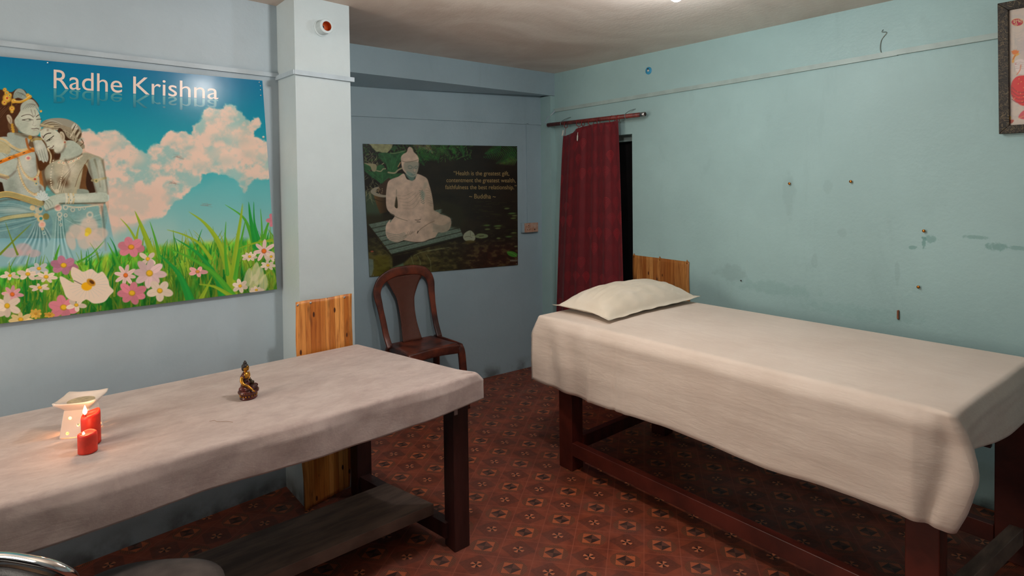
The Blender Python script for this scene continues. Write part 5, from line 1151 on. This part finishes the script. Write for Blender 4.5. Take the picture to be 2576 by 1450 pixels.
px4 = [(0, 142), (660, 203), (697, 728), (0, 815)]
KW4 = [(-0.0541, 3.0215, 2.1157), (0.9510, 3.1029, 2.1372), (1.0042, 3.1072, 1.0615), (-0.0779, 3.0195, 1.0748)]
ex_ = 1.0
# extend the sheet to the left, past the edge of the view
TL, TR, BR, BL = [Vector(v) for v in KW4]
H_ = hom([((v-TL).dot(Vector((1, .081, 0)).normalized()), v.z) for v in (TL, TR, BR, BL)], px4)
def kpx(s, z): return tuple(float(q) for q in hap(H_, s, z))
exv = Vector((1, .081, 0)).normalized(); s0 = -.42
TL2 = TL+exv*s0; TL2.z = TL.z+(TR.z-TL.z)/((TR-TL).dot(exv))*s0; BL2 = BL+exv*s0; BL2.z = BL.z+(BR.z-BL.z)/((BR-BL).dot(exv))*s0
M_kprint = printmat('glossy poster print', 1.42, .2, .16)
o, KWm = sheet('print', [TL2, TR, BR, BL2], [kpx((TL2-TL).dot(exv), TL2.z), px4[1], px4[2], kpx((BL2-TL).dot(exv), BL2.z)], 940, 680, M_kprint, kp, 0.0, art_sky)
nb = Vector((.081, -1, 0)).normalized()
def board(P4, nrm, th, m, parent, name='backing'):
    bm = bmesh.new(); A_ = [bm.verts.new(Vector(p)-nrm*.0008) for p in P4]; B_ = [bm.verts.new(Vector(p)-nrm*th) for p in P4]
    bm.faces.new(A_); bm.faces.new(B_[::-1])
    for i in range(4): bm.faces.new((A_[i], A_[(i+1) % 4], B_[(i+1) % 4], B_[i]))
    return obj(name, bm, m, parent)
board([TL2, TR, BR, BL2], nb, .006, M_art_edge, kp)
# spacers hold the board off the wall
for p in (TL2*.96+BR*.04, TR*.96+BL2*.04, BR*.96+TL2*.04, BL2*.96+TR*.04):
    obj('spacer', tube([p-nb*.005, p-nb*.0235], .008, 10), M_steel, kp)
M_letter = mat('pink white lettering', lin((236, 214, 202)), .3, var=0)
lettering('Radhe Krishna', ((135, 222), (549, 250), 47, 39), KWm, M_letter, kp)
M_refl = printmat('faded mirror lettering', 1.0, .25)
def rc(h): k = max(0, 1-h/1.0); return tuple(a*(1-k)+b*k for a, b in zip((18, 120, 144), (84, 160, 168)))
lettering('Radhe Krishna', ((135, 223.5), (549, 251.5), -36, -30), KWm, M_refl, kp, .0005, 'mirror_lettering', 'H', rc)
for q in ((652, 207), (655, 216), (655, 226), (656, 240), (120, 158)):
    bm = bmesh.new(); p = KWm(*q); ellipsoid(bm, p+nb*.001, (.0035, .0035, .0035), n=8); obj('mounting_dot', bm, M_chrome, kp, smooth=True)
p = KWm(662, 345); bm = bmesh.new(); ellipsoid(bm, p+nb*.003, (.006, .006, .006), n=10); obj('mounting_cap', bm, M_white, kp, smooth=True)

# ---- poster 2: white seated statue by a dark pond
def z5(*p): return [(900+x/6.904, 350+y/6.904) for x, y in p]
def z6(*p): return [(900+x/6.133, 520+y/6.133) for x, y in p]
def art_pond(A):
    X, Y = A.X, A.Y; R_ = A.rnd; n = fbm(X*.03, Y*.05, 6, 4); m_ = fbm(X*.09, Y*.16, 5, 6)
    base = np.stack([18+22*n, 17+16*n, 14+10*n], 1); A.c[:] = base
    allx = np.arange(len(X))
    A.blend(allx, sst(Y, 585, 660)*sst(1150-X, -120, 160)*.9, np.array((78, 74, 34))*1.0); A.blend(allx, sst(Y, 590, 640)*sst(X, 1120, 1230)*.8, (52, 28, 20))
    A.blend(allx, sst(X, 1010, 1060)*sst(1150-X, -60, 90)*sst(Y, 480, 560)*sst(600-Y, -20, 40)*.8, (58, 56, 30))
    A.blend(allx, sst(Y, 560, 640)*sst(m_, .5, .7)*.5, (96, 88, 50)); A.blend(allx, sst(Y, 560, 640)*sst(m_, .5, .3)*.5, (24, 18, 12))
    A.poly([(905, 480), (960, 490), (962, 560), (930, 570), (905, 570)], (60, 78, 58), 8, .8); A.poly([(905, 540), (985, 540), (975, 580), (905, 590)], (40, 34, 20), 8, .8)
    # foliage
    for i in range(420):
        x = R_.uniform(905, 1185); y = R_.uniform(360, 408)-0*(x-905)*.1; 
        if x > 1080: y = R_.uniform(362, 400)
        a = R_.uniform(0, PI); L = R_.uniform(3, 9); k = R_.random(); A.line([(x, y), (x+math.cos(a)*L, y+math.sin(a)*L)], 1.5, (int(24+70*k*k), int(52+60*k), int(24+40*k*k)), .8)
    def fern(x, y, a, L, c_, n_=12):
        for i in range(n_):
            t = i/n_; px_, py_ = x+math.cos(a)*L*t, y+math.sin(a)*L*t; w = (1-t)*L*.32+1
            for s in (-1, 1): A.line([(px_, py_), (px_+math.cos(a+s*.9)*w, py_+math.sin(a+s*.9)*w)], 1.5, tuple(v*(.8+.4*R_.random()) for v in c_), .9, .6)
    for (x, y, a, L, c_) in ((1052, 372, .9, 44, (40, 96, 40)), (1058, 380, .4, 52, (44, 100, 44)), (1062, 392, .25, 42, (34, 84, 36)), (1050, 390, 1.0, 34, (36, 84, 38)), (1085, 366, .5, 46, (60, 100, 50)), (1110, 364, .9, 40, (50, 96, 44)), (1134, 364, 1.1, 34, (44, 100, 44)), (1160, 366, 1.3, 30, (40, 90, 44)), (1070, 362, .9, 32, (110, 120, 84)), (1040, 364, .3, 40, (104, 116, 80)), (1100, 372, 1.5, 40, (34, 72, 34))): fern(x, y, a, L, c_)
    for (x, y, a, L, c_) in ((1300, 384, 3.0, 88, (40, 88, 44)), (1300, 374, 2.95, 80, (40, 88, 44)), (1302, 392, 2.8, 60, (40, 88, 44)), (1300, 402, 2.9, 46, (70, 92, 44)), (1260, 368, 2.7, 46, (36, 96, 44))): fern(x, y, a, L, c_, 16)
    for i in range(40):
        x = R_.uniform(904, 950); y = R_.choice([R_.uniform(380, 415), R_.uniform(435, 490)]); A.line([(x, y), (x+R_.uniform(-14, 10), y+R_.uniform(6, 14)), (x+R_.uniform(-20, 14), y+R_.uniform(18, 34))], 1.5, (122, 120, 90), .65, .7)
    A.poly(z5((190, 80), (610, 90), (580, 180), (490, 252), (400, 225), (330, 225), (260, 160)), lambda x, y: np.array((124, 126, 92.))*(.8+.4*fbm(x*.2, y*.2, 4, 1))[:, None], 1, 1, wob=1.5)
    A.poly(z5((560, 180), (640, 110), (700, 140), (620, 210)), (40, 72, 40), 1, .9)
    def leaf(x, y): return np.array((38, 76, 44.))*(.75+.55*fbm(x*.16, y*.16, 4, 21))[:, None]
    A.spoly(z5((350, 258), (450, 236), (560, 245), (660, 225), (830, 200), (760, 320), (720, 440), (680, 540), (630, 585), (530, 570), (490, 450), (400, 350)), leaf, 1)
    A.spoly(z5((110, 535), (230, 560), (330, 545), (470, 520), (600, 590), (780, 600), (680, 660), (540, 710), (420, 775), (330, 720), (210, 640)), leaf, 1)
    A.spoly(z5((108, 440), (170, 430), (240, 520), (180, 540), (110, 520)), leaf, 1); A.spoly(z5((320, 490), (400, 440), (470, 490), (400, 540), (330, 550)), leaf, 1)
    rf = (140, 134, 104)
    A.spoly(z5((105, 410), (200, 425), (290, 430), (330, 470), (310, 560), (250, 555), (220, 480), (150, 440)), rf, 1, .9); A.line(z5((330, 550), (400, 560), (440, 520), (480, 515)), 3, rf, .9); A.line(z5((530, 580), (640, 590), (700, 540), (760, 510)), 4, rf, .9); A.line(z5((420, 440), (450, 420)), 2, rf); A.line(z5((700, 480), (740, 410)), 2.4, (150, 120, 84)); A.line(z5((560, 240), (640, 250), (820, 205)), 1.6, (120, 126, 90), .8)
    for k_ in ((560, 540, 600, 280), (540, 520, 450, 290), (600, 540, 720, 260), (420, 740, 250, 590), (430, 740, 420, 560), (460, 720, 650, 620)): A.line(z5(k_[:2], k_[2:]), .9, (60, 112, 66), .7)
    # pot
    A.spoly(z5((440, 760), (500, 700), (560, 690), (530, 960), (380, 960), (360, 840)), (56, 42, 30), 1.5); A.poly(z5((270, 960), (500, 1020), (510, 1270), (390, 1300), (330, 1150)), lambda x, y: np.array((86, 64, 36.))*(1.15-.02*(x-940))[:, None], 1.2)
    A.spoly(z5((225, 900), (290, 845), (370, 830), (330, 880), (320, 930), (440, 970), (500, 975), (500, 1010), (400, 1010), (290, 980), (235, 940)), (132, 126, 110), 1); A.line(z5((280, 1040), (400, 1085), (500, 1095)), 2, (50, 36, 20), .9)
    for i in range(14): x, y = z5((R_.uniform(310, 440), R_.uniform(850, 960)))[0]; A.ell(x, y, 1.6, 1.2, (140, 124, 96), R_.random()*3, .3, .8)
    # deck of slats
    A.poly(z6((155, 268), (450, 215), (900, 250), (1450, 318), (1625, 462), (535, 742)), (40, 44, 34), 1)
    tl, tr, br, bl = (165, 270), (1440, 0), (1625, 455), (520, 735)
    for i in range(7):
        t0, t1 = i/7+.012, (i+1)/7-.012
        f = lambda a, b, t: (a[0]+(b[0]-a[0])*t, a[1]+(b[1]-a[1])*t)
        L0, L1 = f(tl, bl, t0), f(tl, bl, t1); R0, R1 = f(tr, br, t0), f(tr, br, t1)
        A.poly(z6(L0, R0, R1, L1), lambda x, y: np.array((88, 104, 92.))*(.75+.5*fbm(x*.3, y*.9, 4, 31))[:, None], .7, .95)
    # water behind hides the far right of the slats
    A.poly(z6((1290, 100), (1445, 190), (1440, 318), (1500, 330), (1560, 345), (1640, 200), (1600, 0), (1290, -100)), (36, 34, 22), 5, 1)
    A.line(z6((150, 290), (300, 500), (530, 770)), 2.2, (30, 26, 16)); A.line(z6((535, 748), (1000, 640), (1625, 470)), 3, (24, 20, 14)); A.poly(z6((530, 760), (900, 690), (830, 760), (700, 880), (540, 940)), (22, 17, 13), 3, .9)
    for p_ in (((820, 760), (860, 900), (880, 1000)), ((920, 760), (960, 840), (965, 900)), ((1060, 740), (1120, 850), (1130, 1010)), ((1080, 690), (1250, 660), (1410, 630)), ((860, 760), (1000, 700), (1300, 640))): A.line(z6(*p_), 1.3, (120, 128, 92), .6)
    A.poly(z6((520, 950), (700, 870), (740, 980), (520, 985)), (84, 116, 104), 3, .6); A.poly(z6((165, 800), (240, 820), (250, 960), (210, 1080), (170, 1080)), (96, 114, 110), 2, .8); A.poly(z6((255, 760), (480, 760), (500, 1080), (240, 1080)), (82, 76, 16), 4, .6); A.ell(936, 633, 4, 2, (130, 70, 50), 0, .3)
    # statue
    sk = (158, 136, 118); sh = (96, 122, 112); sd = (112, 108, 90)
    def stone(x, y): return (np.array((176, 156, 138.))*(1-sst(x, 1040, 1110))[:, None]+np.array((150, 134, 116.))*sst(x, 1040, 1110)[:, None])*(.86+.28*fbm(x*.08, y*.08, 5, 41))[:, None]
    A.spoly(z5((800, 600), (700, 655), (600, 690), (530, 740), (502, 850), (490, 1000), (500, 1190), (560, 1280), (640, 1330), (600, 1400), (560, 1450))+z6((500, 200), (440, 280), (428, 380), (450, 470), (510, 530), (610, 552), (710, 520), (850, 548), (1000, 545), (1110, 500), (1190, 478), (1240, 405), (1320, 402), (1400, 365), (1440, 280), (1432, 190), (1380, 150), (1290, 122))+z5((1440, 1305), (1390, 1268), (1325, 1235), (1315, 1150), (1300, 1040), (1272, 900), (1240, 790), (1210, 700), (1150, 650), (1020, 605), (990, 700), (860, 700)), stone, 1.1)
    A.spoly(z5((640, 1165), (668, 1000), (690, 1080), (690, 1200)), (52, 44, 28), 1)
    A.spoly(z5((830, 590), (1010, 600), (990, 680), (950, 725), (890, 700)), (84, 108, 98), 2.4)
    A.spoly(z5((850, 225), (868, 165), (900, 135), (945, 160), (975, 225), (1030, 280), (1060, 345), (1055, 400), (1052, 480), (1040, 560), (1000, 640), (950, 660), (900, 645), (830, 590), (775, 520), (757, 420), (750, 320), (785, 265)), stone, 1)
    A.spoly(z5((830, 400), (1050, 400), (1050, 520), (1010, 620), (950, 650), (870, 610), (800, 500)), (128, 128, 114), 2.5, .8); A.spoly(z5((850, 560), (940, 590), (990, 640), (930, 655), (860, 610)), sh, 2.5, .8)
    A.line(z5((760, 380), (850, 400), (960, 385), (1050, 360)), 1.3, (104, 96, 80)); A.line(z5((870, 480), (905, 462), (945, 480)), 1.2, (70, 96, 90)); A.line(z5((875, 500), (910, 515), (950, 495)), 1.4, (76, 96, 92)); A.line(z5((985, 490), (1015, 470), (1045, 480)), 1.2, (70, 96, 90)); A.line(z5((990, 505), (1015, 510), (1040, 495)), 1.3, (76, 96, 92))
    A.line(z5((965, 480), (975, 540), (965, 580), (1000, 580)), 1.2, (100, 112, 102)); A.line(z5((932, 612), (965, 624), (1000, 612)), 1.3, (78, 106, 100)); A.ell(*z5((966, 632))[0], 4, 1.6, (110, 118, 106), 0, .4, .8); A.ell(*z5((985, 545))[0], 2.4, 4, (168, 146, 128), 0, .5, .8)
    for i in range(11): A.line(z5((680+i*12, 950+i*28), (800+i*20, 960+i*26), (940+i*22, 900+i*14-i*i)), 1.0, (122, 108, 92) if i % 2 else (174, 152, 132), .55)
    for i in range(8): A.line(z5((1175+i*8, 850+i*42), (1225+i*6, 850+i*44), (1265+i*5, 900+i*38)), .9, (120, 108, 90), .6)
    for i in range(7): A.line(z5((1070+i*5, 895+i*34), (1105+i*6, 905+i*36), (1125+i*5, 885+i*36)), 1.3, (84, 100, 86), .85)
    A.spoly(z5((1100, 900), (1165, 940), (1150, 1060), (1110, 1020)), sh, 2, .5); A.ell(*z5((1170, 810))[0], 4, 9, (140, 134, 118), .3, .7, .7); A.line(z5((672, 880), (668, 1000), (640, 1165)), 1.6, sd, .7)
    A.line(z5((560, 1290), (700, 1370), (860, 1420)), 1.4, (104, 96, 78), .9); A.line(z6((885, 205), (930, 210), (970, 195)), 1.4, (76, 66, 56)); A.line(z6((915, 235), (960, 238)), 2, (84, 78, 70))
    A.line(z6((920, 400), (980, 340), (1100, 260), (1180, 225)), 1.3, (112, 96, 78)); A.line(z6((920, 410), (930, 380)), 2, (50, 40, 30))
    for i in range(5): A.line(z6((445+i*10, 405+i*28), (600, 435+i*26), (720+i*10, 400+i*16)), 1.1, (90, 104, 92), .8)
    for i in range(4): A.line(z6((700+i*35, 470-i*10), (760+i*30, 430-i*10), (780+i*32, 385)), .9, (90, 80, 66), .7)
    for i in range(6): A.line(z6((1160, 270+i*22), (1300, 300+i*20), (1430-i*8, 240+i*24)), 1.1, (98, 110, 98), .75)
    A.line(z6((700, 520), (860, 548), (1010, 545), (1120, 505), (1190, 480)), 1.4, (60, 50, 40), .9)
    # stone ball, lily pads, glints
    A.spoly(z6((1625, 470), (1650, 410), (1730, 368), (1790, 410), (1815, 480), (1790, 530), (1720, 540), (1650, 520)), (126, 132, 112), 1); A.line(z6((1650, 470), (1720, 460), (1760, 480)), 1, (70, 70, 56)); A.line(z6((1735, 380), (1740, 450)), 1, (84, 88, 70)); A.ell(*z6((1730, 545))[0], 12, 4, (66, 56, 22), 0, .4, .8)
    A.spoly(z6((1815, 450), (1880, 415), (1990, 430), (2005, 470), (1920, 490), (1830, 480)), (104, 118, 84), 1, .9); A.line(z6((1880, 460), (1940, 452)), 1.6, (40, 34, 20))
    for (x, y, w) in ((1990, 290, 50), (2160, 300, 60), (2000, 350, 40), (2160, 335, 40), (2400, 180, 40), (2380, 105, 60), (2420, 140, 40), (2410, 405, 40), (2170, 490, 30), (2330, 465, 50), (2440, 615, 26), (2300, 30, 40)): A.ell(*z6((x, y))[0], w/6.1, 2, (78, 110, 58) if w > 45 else (90, 104, 60), -.05, .4, .8)
    for i in range(60): x = R_.uniform(1180, 1300); y = R_.uniform(505, 600); A.line([(x, y), (x+R_.uniform(6, 22), y+R_.uniform(-2, 2))], 1.2, (60, 62, 26), .45)
    A.spoly(z6((2300, 700), (2380, 690), (2460, 730), (2440, 780), (2340, 760)), (56, 116, 36), 1, .9); A.line(z6((2310, 700), (2400, 730), (2450, 770)), 1, (110, 150, 80), .7)
    for i in range(9): A.line(z6((2355+i*13, 826), (2355+i*13, 842)), 1.4, (120, 120, 110), .8)
bp_ = thing('poster_board', 'dark pond poster with a white seated statue and gold quotation', 'poster')
BW4 = [(1.8695, 3.8753, 1.8922), (3.2249, 3.7669, 1.9118), (3.2188, 3.7674, 0.9011), (1.9029, 3.8727, 0.9355)]
M_bprint = printmat('pond poster print', 1.5, .35)
bq4 = [(913, 362), (1301, 368), (1303, 667), (930, 697)]
o, BWm = sheet('print', BW4, bq4, 560, 430, M_bprint, bp_, 0.0, art_pond)
nb2 = Vector((-.08, -1, 0)).normalized(); board(BW4, nb2, .005, M_art_edge, bp_)
M_goldtxt = mat('pale gold lettering', lin((168, 142, 92)), .4, var=0)
for body, x0, x1, yb_, ch in (('\u201cHealth is the greatest gift,', 1141, 1281, 441, 10.5), ('contentment the greatest wealth,', 1123, 1297, 458.5, 10.5), ('faithfulness the best relationship.\u201d', 1120, 1303, 476, 10.5), ('~ Buddha ~', 1180, 1247, 499.5, 11.5)):
    lettering(body, ((x0, yb_), (min(x1, 1299), yb_+.6), ch, ch), BWm, M_goldtxt, bp_)
for q in ((933, 693), (939, 693), (1299, 664), (1300, 372)):
    bm = bmesh.new(); ellipsoid(bm, BWm(*q)+nb2*.001, (.004, .004, .004), n=8); obj('mounting_dot', bm, M_chrome, bp_, smooth=True)

# ---- framed picture on the teal wall, only its left part in view
fp_ = thing('framed_picture', 'dark marbled frame with a red and cream devotional print, upper right', 'picture')
fy0, fy1, fz0, fz1 = .628, .17, 1.802, 2.40
def FP(y, z, d): # board leans off the wall at its top
    return Vector((XR-.012-.045*(z-fz0)/(fz1-fz0)-d, y, z))
def fbar(ya, yb, za, zb, yc, yd, zc, zd):
    bm = bmesh.new(); q = [(ya, za), (yb, zb), (yc, zc), (yd, zd)]
    a = [bm.verts.new(FP(y, z, 0)) for y, z in q]; b = [bm.verts.new(FP(y, z, .022)) for y, z in q]
    bm.faces.new(a[::-1]); bm.faces.new(b)
    for i in range(4): bm.faces.new((a[i], a[(i+1) % 4], b[(i+1) % 4], b[i]))
    return obj('frame_bar', bm, M_marble, fp_, bevel=.002)
w_ = .038
fbar(fy0, fy0, fz0, fz1, fy0-w_, fy0-w_, fz1-w_, fz0+w_); fbar(fy1, fy1, fz0, fz1, fy1+w_, fy1+w_, fz1-w_, fz0+w_)
fbar(fy0, fy1, fz1, fz1, fy1+w_, fy0-w_, fz1-w_, fz1-w_); fbar(fy0, fy1, fz0, fz0, fy1+w_, fy0-w_, fz0+w_, fz0+w_)
def art_dev(A):
    A.c[:] = (190, 176, 164); X, Y = A.X, A.Y; n = fbm(X*.12, Y*.12, 5, 3); A.blend(np.arange(len(X)), sst(n, .5, .65)*.35, (164, 160, 158))
    for i in range(8): A.line([(2546+i*2, 80+i*6), (2560, 84+i*7), (2570, 78+i*8)], .8, (150, 146, 144), .5)
    A.line([(2554, 70), (2552, 180)], .8, (160, 154, 150), .7); A.line([(2535, 262), (2560, 255), (2600, 285)], 1.2, (160, 150, 148), .7); A.line([(2535, 292), (2600, 296)], .9, (170, 156, 150), .7)
    A.ell(2600, 120, 26, 40, (176, 160, 170), 0, .8, .7)
    A.ell(2559, 56, 15, 9.5, (206, 160, 80), 0, .06); A.ell(2559, 56, 14, 8.6, (168, 24, 60), 0, .05)
    for a in (-2.2, -1.8, -1.4, -1.0): A.ell(2554+math.cos(a)*9, 140+math.sin(a)*9, 6, 3, (206, 110, 40), a, .2)
    A.line([(2548, 156), (2552, 142), (2562, 136)], 5, (206, 150, 60)); A.line([(2548, 150), (2554, 139)], 1.4, (160, 50, 30))
    A.spoly([(2552, 158), (2560, 150), (2574, 150), (2584, 162), (2580, 184), (2566, 186), (2556, 178)], (206, 192, 186), 1); 
    for i in range(4): A.line([(2554, 158+i*5), (2564, 156+i*5), (2574, 158+i*5)], .9, (150, 130, 126), .8)
    A.line([(2568, 164), (2566, 176), (2558, 188)], 2.4, (196, 120, 90)); A.ell(2555, 161, 1.3, 1.3, (160, 20, 60), 0, .3)
    A.spoly([(2542, 226), (2546, 206), (2558, 193), (2575, 190), (2600, 192), (2620, 215), (2620, 250), (2600, 266), (2572, 266), (2556, 256), (2545, 242)], (196, 20, 26), 1)
    for i in range(4): A.line([(2546, 220+i*10), (2562, 232+i*9), (2590, 230+i*8)], 2.2, (130, 8, 20), .8)
    for i in range(40): A.ell(A.rnd.uniform(2548, 2600), A.rnd.uniform(196, 260), .8, .8, (226, 170, 90), 0, .3)
    A.spoly([(2562, 296), (2570, 282), (2584, 276), (2600, 290), (2580, 300)], (190, 70, 80), 1); A.line([(2562, 298), (2580, 290)], 1, (206, 160, 80))
    A.spoly([(2534, 302), (2550, 302), (2546, 310), (2537, 310)], (170, 60, 36), 1); A.ell(2541, 297, 2, 5, (230, 180, 70), 0, .3); A.line([(2532, 318), (2560, 316)], .8, (120, 110, 104))
q = [(fy0-w_, fz1-w_), (fy1+w_, fz1-w_), (fy1+w_, fz0+w_), (fy0-w_, fz0+w_)]
M_dprint = printmat('devotional print', 1.25, .3)
FW4 = [FP(y, z, .008) for y, z in q]
fq = [(2537.8, 26.6), (2843.5, -28.7), (2842.1, 296.2), (2540.7, 315.6)]
o, FWm = sheet('print', FW4, fq, 150, 200, M_dprint, fp_, 0.0, art_dev)
board(FW4, Vector((-1, 0, 0)), .006, M_art_edge, fp_)
M_gold2 = mat('cream script', lin((226, 206, 150)), .4, var=0)
try: lettering('\u0936\u0941\u092d', ((2549, 60), (2571, 58), 9, 9), FWm, M_gold2, fp_, capref='\u092d')
except Exception as e_: print('script text skipped', e_)
